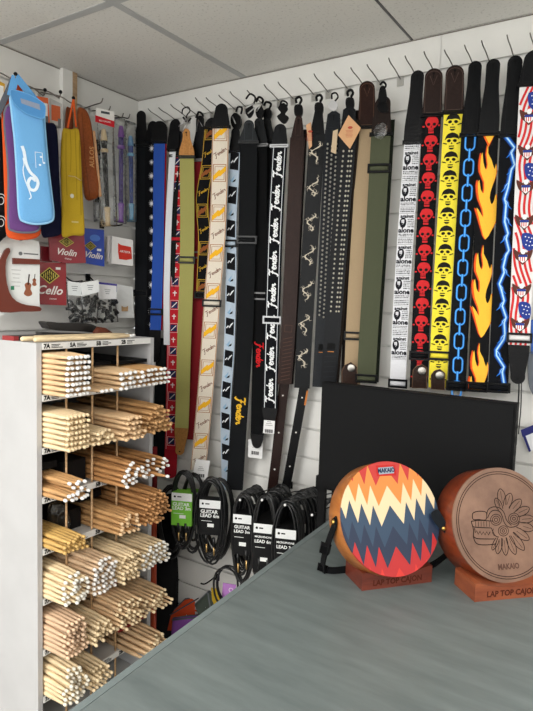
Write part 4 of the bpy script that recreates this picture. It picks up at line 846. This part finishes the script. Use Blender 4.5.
# recorders in clear packets
def recorder(pkt, top, bot, x, head, body, ring, lab, header=None, r=.0105):
    pl = Pl(tuple(PX(*top, x)), 62); e = empty('recorder_packet', tuple(PX(*bot, x)), lab, 'recorder packet')
    a, b2 = PX(*top, x), PX(*bot, x); L_ = lambda t: a.lerp(b2, t)
    mb = MB(); mb.tube([L_(0), L_(.01), L_(.10), L_(.12)], [r*.55, r*.75, r*1.15, r*1.1], mat('plastic', head), 12); mb.tube([L_(.12), L_(.2)], r*.95, mat('plastic', body, .2), 12); mb.build('recorder_head', e)
    mb = MB(); mb.tube([L_(.2), L_(.205), L_(.235), L_(.24)], [r*.9, r*1.3, r*1.3, r*.9], mat('plastic', ring), 12); mb.build('ring', e)
    mb = MB(); mb.tube([L_(.24), L_(.8)], [r*.9, r*.75], mat('plastic', body, .2), 12)
    for k in range(7): c = L_(.32+.06*k)+pl.n*r*.86; mb.sphere(c, .0022, mat('print', (8, 8, 8)), 6)
    mb.build('recorder_body', e); mb = MB(); mb.tube([L_(.8), L_(.81), L_(.84), L_(.98), L_(1)], [r*.8, r*1.2, r*1.0, r*.8, r*1.1], mat('plastic', ring), 12); mb.build('recorder_foot', e)
    mb = MB(); poly = [pl.px(*q) for q in pkt]; puff(mb, pl, poly, .030, clear_mat(), .016); mb.build('clear_wrap', e)
    if header:
        mb = MB(); prism(mb, pl, [pl.px(*q) for q in header], .003, mat('paper', (222, 220, 216)), .018); D = Draw(mb, pl.w); q = [pl.px(*k) for k in header]
        rdm = mat('print', (190, 34, 44)); D.poly([(q[3][0], q[3][1]), (q[2][0], q[2][1]), (q[2][0], q[2][1]+.022), (q[3][0], q[3][1]+.022)], rdm, .0186); D.text('Recorder' if False else 'RECORDER', (q[3][0]+q[2][0])/2, (q[3][1]+q[2][1])/2+.011, .008, paper, .019); D.rect((q[0][0]+q[1][0])/2, (q[0][1]+q[3][1])/2+.012, .03, .008, mat('print', (70, 74, 80)), .0186)
        mb.build('card_header', e)
recorder([(97, 112), (113, 116), (114, 150), (116, 190), (117, 226), (101, 227), (99, 180)], (103.5, 129), (108, 226), .11, (214, 190, 150), (24, 24, 26), (206, 180, 140), 'black recorder with cream head in a packet with red and white header', [(95, 109), (113, 113), (113, 129), (94, 123)])
recorder([(113, 117), (125, 119), (125, 160), (126, 224), (114, 222), (113, 170)], (121, 126), (121, 222), .08, (140, 80, 176), (70, 50, 130), (140, 90, 180), 'purple recorder in a clear packet', r=.0105)
recorder([(126, 120), (135, 123), (136, 160), (136, 222), (127, 222), (126, 170)], (130.5, 136), (131.5, 220), .06, (110, 160, 206), (50, 76, 150), (120, 180, 220), 'blue recorder in a clear packet nearest the corner', r=.010)
recorder([(100, 130), (108, 132), (102, 220), (94, 222), (93, 180)], (97.5, 140), (97, 218), .05, (60, 60, 62), (30, 30, 32), (150, 150, 152), 'dark recorder in a clear packet behind the brown leather case')
# boxed / foil string sets
def packet(pts, x, yaw, c, lab, words, th=.008, kind='foil', diamond=None, name='string_packet', dot=None, draw=None, cat='string packet'):
    cx = sum(p[0] for p in pts)/len(pts); cy = sum(p[1] for p in pts)/len(pts); pl = Pl(tuple(PX(cx, cy, x)), yaw); poly = [pl.px(*q) for q in pts]
    mb = MB(); prism(mb, pl, poly, th, mat(kind, c)); D = Draw(mb, pl.w)
    if diamond:
        q = pl.px(*diamond[:2]); a, b2 = diamond[2:4]; gm = mat('print', (196, 178, 92)); km = mat('print', (30, 26, 24))
        D.poly([(q[0]-a, q[1]), (q[0], q[1]-b2), (q[0]+a, q[1]), (q[0], q[1]+b2)], gm, .0006); D.poly([(q[0]-a*.84, q[1]), (q[0], q[1]-b2*.84), (q[0]+a*.84, q[1]), (q[0], q[1]+b2*.84)], km, .0008)
        for k in range(-3, 4): h_ = b2*.62*(1-abs(k)/4.2); D.rect(q[0]+k*a*.19, q[1], a*.11, 2*h_, gm, .001)
        D.disc(q[0], q[1], a*.2, a*.24, km, .0012); D.text('S', q[0], q[1], a*.5, gm, .0014)
    for (wd_, x_, y_, sz, cc, sh, rot) in words: D.text(wd_, *pl.px(x_, y_), sz, mat('print', cc), .0012, rot, sh, .02)
    if draw: draw(D, pl)
    mb.build(name, None, lab, cat, origin=tuple(pl.w(0, min(p[1] for p in poly)))); return pl
WW = (232, 226, 222)
packet([(41, 246), (52, 247), (52, 262), (41, 261)], .05, 72, (128, 26, 38), 'dark red packet half hidden between the shoulder rest and the violin strings', [], )
packet([(49, 236), (60, 233), (84, 233), (86, 263), (68, 263.5), (50, 260)], .11, 72, (134, 28, 42), 'dark red foil violin string packet with gold diamond', [('Violin', 66, 252.5, .030, WW, .35, -.05), ('STRINGS', 68, 259, .006, WW, 0, -.05)], diamond=(66.5, 242, .026, .017))
packet([(84, 228), (104, 230), (104.5, 266.5), (84, 263)], .07, 72, (30, 66, 170), 'blue foil violin string packet right of the dark red one', [('Violin', 93, 255.5, .030, WW, .35, -.08)], diamond=(90.5, 246, .022, .017), draw=lambda D, pl: (D.rect(*pl.px(99, 250), .016, .008, paper, .0014), D.disc(*pl.px(95, 238), .02, .012, mat('print', (90, 130, 210)), .0005)))
packet([(39.5, 262), (66, 263), (66.5, 305.5), (39.5, 304.5)], .08, 72, (140, 22, 32), 'dark red foil cello string packet with large gold diamond', [('Cello', 49, 290.5, .040, WW, .35, -.03), ('STRINGS', 53, 299, .006, WW, 0, 0)], diamond=(49.5, 275.5, .034, .028), draw=lambda D, pl: D.rect(*pl.px(58, 268.5), .016, .008, paper, .0014))
packet([(112, 236), (133, 240), (133, 266), (111.5, 263.5)], .10, 66, (224, 222, 220), 'white box with a red patch hanging beside the corner straps', [('ARTISTA', 125, 252, .0105, WW, 0, -.08), ], .035, 'paper', name='string_box', draw=lambda D, pl: D.poly([pl.px(*q) for q in ((118, 243), (121, 245), (131, 247), (132, 259), (126, 260), (119, 259), (118, 252))], mat('print', (198, 56, 44)), .0008), cat='box')
packet([(107.5, 236), (112, 235), (111.5, 263), (107.5, 261.5)], .06, 66, (214, 208, 206), 'white box edge behind the red-patched box', [], .02, 'paper', name='string_box', cat='box')
# shoulder rest pack
pl = Pl(tuple(PX(20, 275, .10)), 72); e = empty('shoulder_rest_pack', tuple(PX(20, 310, .10)), 'white card pack holding a brown shoulder rest, with violins printed on it', 'packaged accessory')
mb = MB(); prism(mb, pl, smooth2([pl.px(*q) for q in ((-4, 241), (18, 239), (36, 241), (39.5, 248), (39.5, 300), (38, 311), (10, 312), (-6, 312))], 3), .006, mat('paper', (226, 228, 226))); D = Draw(mb, pl.w)
vio = mat('print', (150, 92, 66)); 
for (x, y, s) in ((28, 289, 1.0), (34.3, 282, .55)):
    q = pl.px(x, y); a = .013*s; D.poly(smooth2([(q[0]-a, q[1]-a*1.2), (q[0]-a*.6, q[1]), (q[0]-a*.8, q[1]+a*1.1), (q[0], q[1]+a*1.6), (q[0]+a*.8, q[1]+a*1.1), (q[0]+a*.6, q[1]), (q[0]+a, q[1]-a*1.2), (q[0], q[1]-a*1.8)], 3), vio, .0005); D.stroke([(q[0], q[1]+a), (q[0]+a*.3, q[1]+a*3.6)], a*.3, mat('print', (70, 44, 36)), .0008)
for k in range(5): D.rect(pl.px(16, 270)[0], pl.px(16, 270+k*4)[1], .028-.004*(k % 3), .0014, mat('print', (150, 152, 150)), .0005)
D.rect(*pl.px(12.5, 288), .010, .012, mat('print', (60, 140, 104)), .0005); D.text('SHOULDER REST' if False else '', 0, 0, .01, dn) if False else None
D.disc(*pl.px(20.5, 253.5), .006, .006, mat('print', (110, 112, 114)), .0005); D.rect(*pl.px(31, 254), .045, .004, mat('print', (110, 112, 114)), .0005)
mb.build('card', e)
mb = MB(); rm = mat('plastic', (104, 44, 30)); prism(mb, pl, smooth2([pl.px(*q) for q in ((4, 250), (7.5, 248), (9, 252), (5, 260), (4.5, 275), (8, 292), (15, 301), (26, 305), (38, 306.5), (39, 311), (20, 311.5), (0, 312), (-6, 300), (-6, 270), (0, 258))], 2), .014, rm, .014); mb.build('rest_frame', e)
mb = MB(); prism(mb, pl, [pl.px(*q) for q in ((12, 258), (39, 259.5), (39, 264.5), (12, 264))], .010, rm, .010); mb.build('rest_bar', e)
# clear accessory bags
def accbag(pts, x, lab, hdr, hc, stuff, seed):
    pl = Pl(tuple(PX(*pts[0], x)), 70); poly = [pl.px(*q) for q in pts]; e = empty('accessory_bag', tuple(pl.w(*poly[2])), lab, 'accessory bag'); rnd = random.Random(seed)
    mb = MB(); prism(mb, pl, [pl.px(*q) for q in hdr], .002, mat('paper', hc), .014); D = Draw(mb, pl.w); q0 = pl.px(sum(q[0] for q in hdr)/4, sum(q[1] for q in hdr)/4)
    for k in range(3): D.rect(q0[0], q0[1]+.008-k*.007, .022-.004*k, .002, mat('print', (120, 124, 128)) if sum(hc) > 400 else paper, .0146)
    mb.build('card_header', e); mb = MB(); xs_ = [p[0] for p in poly]; ys_ = [p[1] for p in poly]
    for k in range(stuff):
        a = rnd.uniform(min(xs_)+.01, max(xs_)-.01); b2 = rnd.uniform(min(ys_)+.008, min(ys_)*.35+max(ys_)*.65-.01)
        an = rnd.uniform(0, 3.1); d = Vector((math.cos(an), math.sin(an)))*.012
        mb.tube([pl.w(a-d.x, b2-d.y, rnd.uniform(-.002, .004)), pl.w(a, b2+.004, .004), pl.w(a+d.x, b2+d.y, rnd.uniform(-.002, .004))], .0055, rub, 6)
    if stuff: mb.build('contents', e)
    mb = MB(); puff(mb, pl, poly, .022, clear_mat(), .012); mb.build('clear_bag', e)
accbag([(66, 282), (82, 284), (82, 300), (84, 322), (70, 324), (67, 300)], .09, 'clear bag with white card and grey parts, left of the pair', [(66, 281), (80, 283), (80, 296), (67, 295)], (216, 220, 220), 16, 1)
accbag([(79, 281), (97, 280), (98, 300), (97, 323), (84, 323), (80, 300)], .11, 'clear bag with white header and black parts, overlapping its neighbour', [(79, 283), (97, 280), (98, 292), (81, 296)], (226, 228, 228), 22, 2)
accbag([(97, 284), (115, 286), (115, 300), (118, 322), (98, 323), (97, 300)], .09, 'clear bag with purple and white header and black parts', [(97, 284), (115, 286), (115, 299), (97, 299)], (228, 228, 230), 22, 3)
pl = Pl(tuple(PX(106, 288, .095)), 70); mb = MB(); prism(mb, pl, [pl.px(*q) for q in ((97, 282), (115, 284), (115, 292), (97, 291))], .002, mat('paper', (66, 58, 140)), .018); mb.build('purple_label', None, 'purple label card on the right-hand clear bag', 'label', origin=pl.o)
pl = Pl(tuple(PX(125, 300, .06)), 68); e = empty('cork_mute_packet', tuple(PX(125, 318, .06)), 'white packet with a small cork animal head beside the corner', 'packet'); mb = MB(); prism(mb, pl, [pl.px(*q) for q in ((116, 284), (133, 287), (134, 318), (118, 318))], .004, mat('paper', (224, 226, 226))); mb.build('packet_card', e)
q = pl.px(124.5, 309); a = .012; mb = MB(); prism(mb, pl, [(q[0]-a, q[1]-a*.7), (q[0]+a, q[1]-a*.7), (q[0]+a*1.05, q[1]+a*.5), (q[0]+a, q[1]+a), (q[0]+a*.5, q[1]+a*.6), (q[0]-a*.5, q[1]+a*.6), (q[0]-a, q[1]+a), (q[0]-a*1.05, q[1]+a*.5)], .004, mat('leather', (196, 160, 118)), .005); mb.build('cork_head', e)
# small hooks under the groove
for (x, y, xx, lb_) in ((80, 282, .10, 'small black hook above the pair of clear bags'), (106, 285, .10, 'small black hook above the purple-labelled clear bag'), (120, 226, .10, 'small black hook above the red-patched box'), (66, 263, .06, 'small black hook beside the cello packet'), (20, 241, .10, 'small black hook above the shoulder rest pack')):
    t = PX(x, y, xx); k = round((H-t.z)/PITCH); hook_wire('slatwall_hook', [(.003, t.y, H-PITCH*k), (xx*.6, t.y, t.z+.002), (xx+.012, t.y, t.z+.004)], .0025, blk, lb_, None, wall='x')
# things on the rack top
zt = ZL[0]
e = empty('shoulder_rest', (.2, -.55, zt), 'curved black shoulder rest lying on top of the drumstick rack', 'shoulder rest')
mb = MB(); pl = Pl((.22, -.55, zt), 80); 
top_ = smooth2([pl.px(*q) for q in ((43, 322), (48, 321.5), (62, 323), (84, 323), (93, 326), (101, 331), (105, 334.5), (96, 334), (84, 331.5), (60, 330.5), (48, 329), (45, 326))], 3); prism(mb, pl, [(p[0], max(p[1], .006)) for p in top_], .05, mat('rubber', (30, 27, 26)), .02); mb.build('padded_bar', e)
mb = MB(); prism(mb, pl, [(p[0], max(p[1]-.002, .003)) for p in [pl.px(*q) for q in ((37, 331), (60, 332), (104, 334), (104, 336), (60, 337), (37, 334))]], .04, mat('rubber', (44, 42, 42)), .03); mb.build('base_bar', e)
pl = Pl((.30, -.45, zt), 80); a = PX(110, 333, .3); mb = MB(); mb.tube([(.3, -.475, zt+.008), (.3, -.46, zt+.016), (.31, -.44, zt+.014), (.32, -.42, zt+.007)], [.006, .014, .012, .005], mat('leather', (96, 52, 38)), 10); mb.build('leather_pouch', None, 'small reddish brown leather lump on top of the rack near the corner', 'pouch', origin=(.31, -.45, zt))
for k, (x, y0, y1) in enumerate(((.425, -.80, -.44), (.405, -.76, -.41), (.385, -.79, -.45), (.365, -.77, -.40))):
    mb = MB(); tb = MB(); tip = Vector((x+.01, y1, zt+.0072)); ax = (tip-Vector((x, y0, zt+.0072))).normalized(); stick_geo(mb, tip, ax, mat('plastic', WT), mat('wood', W3), mtip=tb)
    s = empty('drumstick', tuple(tip-ax*.17), 'pale drumstick with white tip lying lengthwise on top of the white rack', 'drumstick', 'drumsticks lying on top of the rack'); mb.build('shaft', s); tb.build('tip', s)
mb = MB(); mb.box((.345, -.775, zt+.0001), (.440, -.70, zt+.0155), mat('paper', (70, 74, 78))) if False else None
mb = MB(); mb.box((.30, -.775, zt+.0002), (.352, -.60, zt+.012), mat('paper', (64, 66, 70), .4)); mb.box((.30, -.79, zt+.0002), (.352, -.7752, zt+.012), mat('paper', (150, 46, 48))); mb.build('stick_sleeve', None, 'grey and red drumstick sleeve lying on top of the rack at its near corner', 'drumstick sleeve', origin=(.33, -.7, zt))

# ------------------------------------------------------------------ monitor on its stand
mon = empty('monitor', (1.27, -.30, 0), 'black flat screen on a black frame behind the counter and drums', 'monitor')
scr = mat('print', (26, 27, 29)); bez = mat('print', (22, 22, 24))
mb = MB(); mb.box((1.028, -.306, 1.018), (1.530, -.278, 1.3085), bez); mb.build('bezel', mon)
mb = MB(); mb.box((1.034, -.3085, 1.034), (1.524, -.3062, 1.303), scr); mb.build('screen', mon)
for x in (1.012, 1.504):
    mb = MB(); mb.box((x, -.276, .02), (x+.022, -.262, 1.29), bez); mb.build('upright', mon)
mb = MB(); mb.box((1.004, -.2755, 1.000), (1.54, -.262, 1.034), bez); mb.build('crossbar', mon)
for x in (1.0, 1.49):
    mb = MB(); mb.box((x, -.305, 0), (x+.05, -.215, .02), bez); mb.build('foot', mon)
mb = MB(); p = P(316, 457, -.3); mb.tube([(p.x, -.3095, p.z), (p.x, -.306, p.z)], .002, gold, 8)
# ------------------------------------------------------------------ drums
def woodmat(name, c0, c1, sc, rough=.35, coat=.2):
    m = bpy.data.materials.new(name); m.use_nodes = True; N = m.node_tree.nodes; L = m.node_tree.links; b = N['Principled BSDF']; b.inputs['Roughness'].default_value = rough; b.inputs['Coat Weight'].default_value = coat
    tc = N.new('ShaderNodeTexCoord'); mp = N.new('ShaderNodeMapping'); mp.inputs['Scale'].default_value = sc; no = N.new('ShaderNodeTexNoise'); no.inputs['Scale'].default_value = 3; no.inputs['Detail'].default_value = 6; no.inputs['Roughness'].default_value = .65
    r = N.new('ShaderNodeValToRGB'); r.color_ramp.elements[0].position = .3; r.color_ramp.elements[1].position = .7; r.color_ramp.elements[0].color = (*lin(c0), 1); r.color_ramp.elements[1].color = (*lin(c1), 1)
    L.new(tc.outputs['Object'], mp.inputs[0]); L.new(mp.outputs[0], no.inputs[0]); L.new(no.outputs['Fac'], r.inputs[0]); L.new(r.outputs[0], b.inputs['Base Color']); return m
rim1 = woodmat('oak_rim', (150, 84, 36), (186, 116, 56), (3, 3, 18)); rim2 = woodmat('mahogany_rim', (96, 36, 18), (140, 62, 32), (3, 3, 22)); walnut = woodmat('walnut_face', (98, 70, 56), (142, 108, 88), (3, 3, 26), .45, .05); basem1 = woodmat('dark_mahogany', (88, 38, 28), (122, 56, 40), (4, 4, 20)); basem2 = woodmat('mahogany_base', (116, 56, 36), (156, 86, 54), (4, 4, 20))
def drum(label, c, R, yaw, tilt, T, rimm, facem, basepts, basem, byaw, bw_, bd, bh, facedraw, strapfn=None):
    pl = Pl(c, yaw, tilt); e = empty('round_cajon', (c[0], c[1], .95), label, 'drum'); n = 64
    def ring(mb, prof, m, sm=True):
        K = len(prof); vs = []
        for k in range(n):
            a = 2*PI*k/n
            for (rr, off) in prof: vs.append(pl.w(rr*math.cos(a), rr*math.sin(a), off))
        fs = [(k*K+j, ((k+1) % n)*K+j, ((k+1) % n)*K+j+1, k*K+j+1) for k in range(n) for j in range(K-1)]
        mb.add(vs, fs, m, sm)
    mb = MB(); ring(mb, [(R-.006, -T+.001), (R-.002, -T), (R, -T+.003), (R, -.006), (R-.001, -.0035), (R-.0035, -.003)][::-1], rimm); ring(mb, [(R-.006, -T+.001), (R-.0061, -.004)], rimm, False)
    mb.build('shell', e)
    mb = MB(); vs = [pl.w((R-.0005)*math.cos(2*PI*k/n), (R-.0005)*math.sin(2*PI*k/n), 0) for k in range(n)]
    # front plate, own object so its pattern coordinates sit on the plate
    fo = bpy.data.meshes.new('face_plate'); V = []; Fc = []
    for k in range(n): a = 2*PI*k/n; V.append((R*.995*math.cos(a), R*.995*math.sin(a), 0)); 
    for k in range(n): a = 2*PI*k/n; V.append((R*math.cos(a), R*math.sin(a), -.001))
    for k in range(n): a = 2*PI*k/n; V.append((R*math.cos(a), R*math.sin(a), -.004))
    Fc = [tuple(range(n))]+[(k, n+k, n+(k+1) % n, (k+1) % n) for k in range(n)]+[(n+k, 2*n+k, 2*n+(k+1) % n, n+(k+1) % n) for k in range(n)]+[tuple(range(2*n, 3*n))[::-1]]
    fo.from_pydata(V, [], Fc); fo.materials.append(facem); f = bpy.data.objects.new('face_plate', fo); C.objects.link(f); f.parent = e
    rel = pl.o-e.location; f.matrix_local = Matrix(((pl.u.x, pl.v.x, pl.n.x, rel.x), (pl.u.y, pl.v.y, pl.n.y, rel.y), (pl.u.z, pl.v.z, pl.n.z, rel.z), (0, 0, 0, 1)))
    mb = MB(); mb.tube([pl.w(0, 0, -T+.0005), pl.w(0, 0, -T+.004)], R-.0062, mat('wood', (120, 80, 50)), 48); mb.build('back_plate', e)
    mb = MB(); facedraw(Draw(mb, pl.w), pl, R); mb.build('engraving' if facem is walnut else 'badge', e)
    # cradle base
    a = math.radians(byaw); u = Vector((math.cos(a), math.sin(a), 0)); nn = Vector((math.sin(a), -math.cos(a), 0)); A0 = Vector(basepts); z0 = .95
    mb = MB(); K = 14; ft = []; 
    prof = []
    for k in range(K+1):
        x = bw_*k/K; dx = (x-bw_/2); zc = bh
        prof.append((x, zc-max(0, .012*(1-(dx/(bw_*.42))**2)) if abs(dx) < bw_*.42 else zc))
    vs = []
    for (x, zz) in prof:
        for back_ in (0, bd): vs += [A0+u*x-nn*back_+Vector((0, 0, z0)), A0+u*x-nn*back_+Vector((0, 0, z0+zz))]
    fs = []
    for k in range(K): b0 = k*4; b1 = b0+4; fs += [(b0, b1, b1+1, b0+1), (b0+3, b1+3, b1+2, b0+2), (b0+1, b1+1, b1+3, b0+3), (b0+2, b1+2, b1, b0)]
    fs += [(0, 1, 3, 2), (K*4+2, K*4+3, K*4+1, K*4)]
    mb.add(vs, fs, basem); bp = Pl(tuple(A0+Vector((0, 0, z0))), byaw); D = Draw(mb, bp.w); D.text('LAP TOP CAJON', bw_*.5, bh*.36, .0165, mat('print', (84, 40, 28)), .0005, 0, 0, .035, .93)
    mb.build('stand_base', e)
    if strapfn: strapfn(e, pl, R, T)
    return e, pl
# chevron face
fm1 = bpy.data.materials.new('painted_chevrons'); fm1.use_nodes = True; N = fm1.node_tree.nodes; L = fm1.node_tree.links; b = N['Principled BSDF']; b.inputs['Roughness'].default_value = .5
tc = N.new('ShaderNodeTexCoord'); sp = N.new('ShaderNodeSeparateXYZ'); L.new(tc.outputs['Object'], sp.inputs[0])
def mth(op, a, b_=None, c_=None):
    n_ = N.new('ShaderNodeMath'); n_.operation = op
    for i, v in enumerate((a, b_, c_)):
        if v is None: continue
        if isinstance(v, (int, float)): n_.inputs[i].default_value = v
        else: L.new(v, n_.inputs[i])
    return n_.outputs[0]
X = sp.outputs[0]; Y = sp.outputs[1]; a_ = mth('ABSOLUTE', X); a2_ = mth('SUBTRACT', a_, mth('MULTIPLY', mth('MINIMUM', a_, .0260), .5)); tri = mth('PINGPONG', a2_, .0130)
sag = mth('MULTIPLY', mth('MULTIPLY', X, X), -2.2)
tt = mth('ADD', mth('ADD', Y, mth('MULTIPLY', tri, 3.15)), sag)   # boundary peak value at u=0
nrm = mth('DIVIDE', mth('SUBTRACT', .1465, tt), .0405*7)
r = N.new('ShaderNodeValToRGB'); r.color_ramp.interpolation = 'CONSTANT'; cols = [(186, 44, 40), (212, 130, 58), (224, 200, 160), (44, 66, 90), (29, 43, 68), (178, 36, 38), (206, 50, 42)]
els = r.color_ramp.elements; els[0].color = (*lin(cols[0]), 1); els[1].position = 1/7; els[1].color = (*lin(cols[1]), 1)
for k in range(2, 7): q = els.new(k/7); q.color = (*lin(cols[k]), 1)
L.new(nrm, r.inputs[0]); L.new(r.outputs[0], b.inputs['Base Color'])
def badge1(D, pl, R):
    q = pl.px(386, 470.5); D.rect(q[0], q[1], .046, .022, mat('print', (186, 44, 40)), .0004, -.03); D.rect(q[0], q[1], .036, .014, mat('print', (150, 160, 172)), .0008); D.text('MAKAIO', q[0], q[1], .0125, mat('print', (36, 52, 78)), .0012, 0, 0, .04, .85)
bk = mat('cloth', (26, 27, 30)); bpl = mat('plastic', (22, 22, 24))
def ribbon3(mb, pts, wv, th, m):
    pts = [Vector(p) for p in smooth2([tuple(p) for p in pts], 6, False)]
    vs = []
    for i, p in enumerate(pts):
        t = (pts[min(i+1, len(pts)-1)]-pts[max(i-1, 0)]).normalized(); wq = Vector(wv); wq = (wq-t*wq.dot(t)).normalized(); n_ = t.cross(wq).normalized()
        vs += [p-wq*.0095+n_*th, p+wq*.0095+n_*th, p+wq*.0095-n_*th, p-wq*.0095-n_*th]
    K = len(pts); fs = [(0, 1, 2, 3), ((K-1)*4+3, (K-1)*4+2, (K-1)*4+1, (K-1)*4)]
    for i in range(K-1):
        for k in range(4): fs.append((i*4+k, (i+1)*4+k, (i+1)*4+(k+1) % 4, i*4+(k+1) % 4))
    mb.add(vs, fs, m)
def strap1(e, pl, R, T):
    a = PI*.985; hw = lambda an, rr, off: pl.w(rr*math.cos(an), rr*math.sin(an), off)
    s0 = hw(PI+.02, R+.003, -T*.45); f1 = Vector((1.225, -.645, .955)); mb = MB()
    g = Pl(tuple(s0), 20)
    k1 = g.w(*g.px(331, 540)); k2 = g.w(*g.px(324, 556))
    ribbon3(mb, [hw(PI-.10, R+.002, -T*.45), s0, s0.lerp(f1, .35)+Vector((-.002, -.004, 0)), s0.lerp(f1, .75)+Vector((-.003, -.004, 0)), f1], (.75, -.65, .1), .0014, bk)
    ribbon3(mb, [f1, f1+Vector((.025, .012, 0)), Vector((1.29, -.585, .957)), Vector((1.325, -.54, .96))], (0, 0, 1), .0014, bk)
    mb.build('carry_strap', e)
    mb = MB(); c = s0.lerp(f1, .5)+Vector((-.004, -.008, 0)); ug = Vector((.8, -.6, 0)).normalized()
    fn = Vector((.6, -.8, 0)).normalized()
    dn_ = (f1-s0).normalized(); sd = dn_.cross(Vector((.33, -.94, 0))).normalized(); nr = sd.cross(dn_)
    for (cc, hh) in ((c, .014), (f1+Vector((.0, -.003, .006)), .008)):
        mb = MB(); mb.hexa([cc-sd*.0115-dn_*hh-nr*.004, cc+sd*.0115-dn_*hh-nr*.004, cc+sd*.0115+dn_*hh-nr*.004, cc-sd*.0115+dn_*hh-nr*.004, cc-sd*.0095-dn_*hh*.8+nr*.004, cc+sd*.0095-dn_*hh*.8+nr*.004, cc+sd*.0095+dn_*hh*.8+nr*.004, cc-sd*.0095+dn_*hh*.8+nr*.004], bpl); mb.build('strap_buckle', e)
    mb = MB(); mb.tube([hw(PI-.03, R+.002, -T*.45), hw(PI-.03, R+.008, -T*.45)], [.0055, .0045], mat('metal', (214, 170, 90)), 12); mb.build('brass_stud', e)
drum('round drum with orange, cream, navy and red diamond pattern on a wooden stand', (1.3590, -.6090, 1.0915), .1145, 53, 22, .060, rim1, fm1, (1.327, -.670, 0), basem1, 50.6, .161, .078, .036, badge1, strap1)
def carve(D, pl, R):
    k = mat('print', (58, 40, 34))
    for rr in (R*.925, R*.885): D.stroke([(rr*math.cos(2*PI*i/64), rr*math.sin(2*PI*i/64)) for i in range(64)], .0014, k, .0004, True)
    def pxs(l): return [pl.px(430+x/4.737, 460+y/4.737) for x, y in l]
    def st(l, wd=.0017, cl=False, sm=True): q = pxs(l); q = smooth2(q, 4, cl) if sm else q; D.stroke(q, wd, k, .0005, cl)
    st([(205, 250), (230, 243), (262, 246), (268, 262), (262, 284), (230, 282), (205, 282), (200, 265)], cl=True)
    st([(195, 290), (240, 286), (300, 290)]); st([(195, 290), (200, 308), (212, 318), (290, 322)]); 
    for x in (215, 228, 241, 254, 267, 280): st([(x, 290), (x+1, 316)], .0010, sm=False)
    st([(210, 322), (214, 345), (220, 335), (228, 352), (236, 338), (244, 354), (252, 340), (260, 355), (268, 340), (276, 356), (284, 340)], sm=False)
    st([(205, 362), (222, 372), (260, 374), (305, 374)]); st([(205, 362), (212, 385), (230, 400), (270, 402), (310, 398)]); st([(195, 292), (205, 330), (205, 362)])
    for (cx, cy, rr) in ((312, 283, 26), (312, 283, 17), (312, 283, 8), (347, 336, 24), (347, 336, 15), (347, 336, 6), (397, 278, 26), (397, 278, 17), (397, 278, 7)): st([(cx+rr*math.cos(a*PI/6), cy+rr*math.sin(a*PI/6)) for a in range(12)], .0014, True)
    st([(268, 262), (275, 235), (300, 222), (330, 228), (350, 250), (362, 285), (385, 310)]); st([(272, 275), (285, 248), (305, 238), (328, 244), (340, 262), (352, 298), (375, 318), (410, 312), (425, 290)])
    st([(290, 322), (300, 345), (310, 360), (325, 365)]); st([(300, 325), (296, 345), (305, 360)], .0012)
    def petal(x0, y0, ang, ln, wd): 
        ca, sa = math.cos(math.radians(ang)), math.sin(math.radians(ang)); f = lambda t, s: (x0+ca*t-sa*s, y0+sa*t+ca*s)
        st([f(0, -wd*.4), f(ln*.35, -wd*.55), f(ln*.75, -wd*.45), f(ln, 0), f(ln*.75, wd*.45), f(ln*.35, wd*.55), f(0, wd*.4)], .0016); st([f(ln*.15, 0), f(ln*.85, 0)], .0009, sm=False)
    for (a, x0, y0, ln, wd) in ((-100, 345, 215, 80, 34), (-72, 360, 222, 68, 34), (-50, 385, 240, 70, 36), (-25, 410, 255, 66, 36), (-5, 425, 282, 66, 34), (18, 430, 310, 62, 36), (35, 400, 330, 84, 36), (52, 385, 350, 98, 34), (68, 370, 362, 92, 30), (84, 350, 368, 84, 28), (100, 332, 370, 76, 28), (115, 320, 372, 60, 20), (-115, 335, 235, 60, 26)): petal(x0, y0, a, ln, wd)
    q = pl.px(430+372/4.737, 460+505/4.737); D.text('MAKAIO', q[0], q[1], .0150, mat('print', (92, 66, 56)), .0006, 0, 0, .04, .85)
def strap2(e, pl, R, T):
    hw = lambda an, rr, off: pl.w(rr*math.cos(an), rr*math.sin(an), off); lm_ = mat('leather', (38, 42, 48)); mb = MB()
    a0 = PI-.02; pts = [hw(a0-.12*k, R+.004+(0.010*k if k > 1 else 0)*1.0, -T*.5) for k in range(-1, 4)]
    g = Pl(tuple(hw(a0, R+.003, -T*.5)), 20); q = [(440.5, 528), (445, 532), (449, 530), (447, 524), (441, 513), (437.5, 508.5), (431, 513), (434, 521)]
    prism(mb, g, smooth2([g.px(*p) for p in q], 3), .004, lm_, .006); mb.build('leather_tab', e)
    mb = MB(); c = g.px(443.5, 527); mb.tube([g.w(c[0], c[1], .006), g.w(c[0], c[1], .010), g.w(c[0], c[1], .011)], [.0042, .0042, .003], mat('metal', (214, 170, 90)), 12); mb.build('brass_stud', e)
drum('round drum with a carved feathered serpent head on its walnut face, on a wooden stand', (1.5490, -.4717, 1.0808), .1154, 46, 20, .078, rim2, walnut, (1.525, -.578, 0), basem2, 46, .165, .075, .036, carve, strap2)
mb = MB(); ribbon3(mb, [(1.405, -.50, .958), (1.42, -.47, .966), (1.44, -.455, .990), (1.445, -.45, 1.02)], (.6, -.8, 0), .0014, bk); mb.build('loose_strap', None, 'black strap end lying on the counter between the two round drums', 'strap', origin=(1.42, -.48, .955))
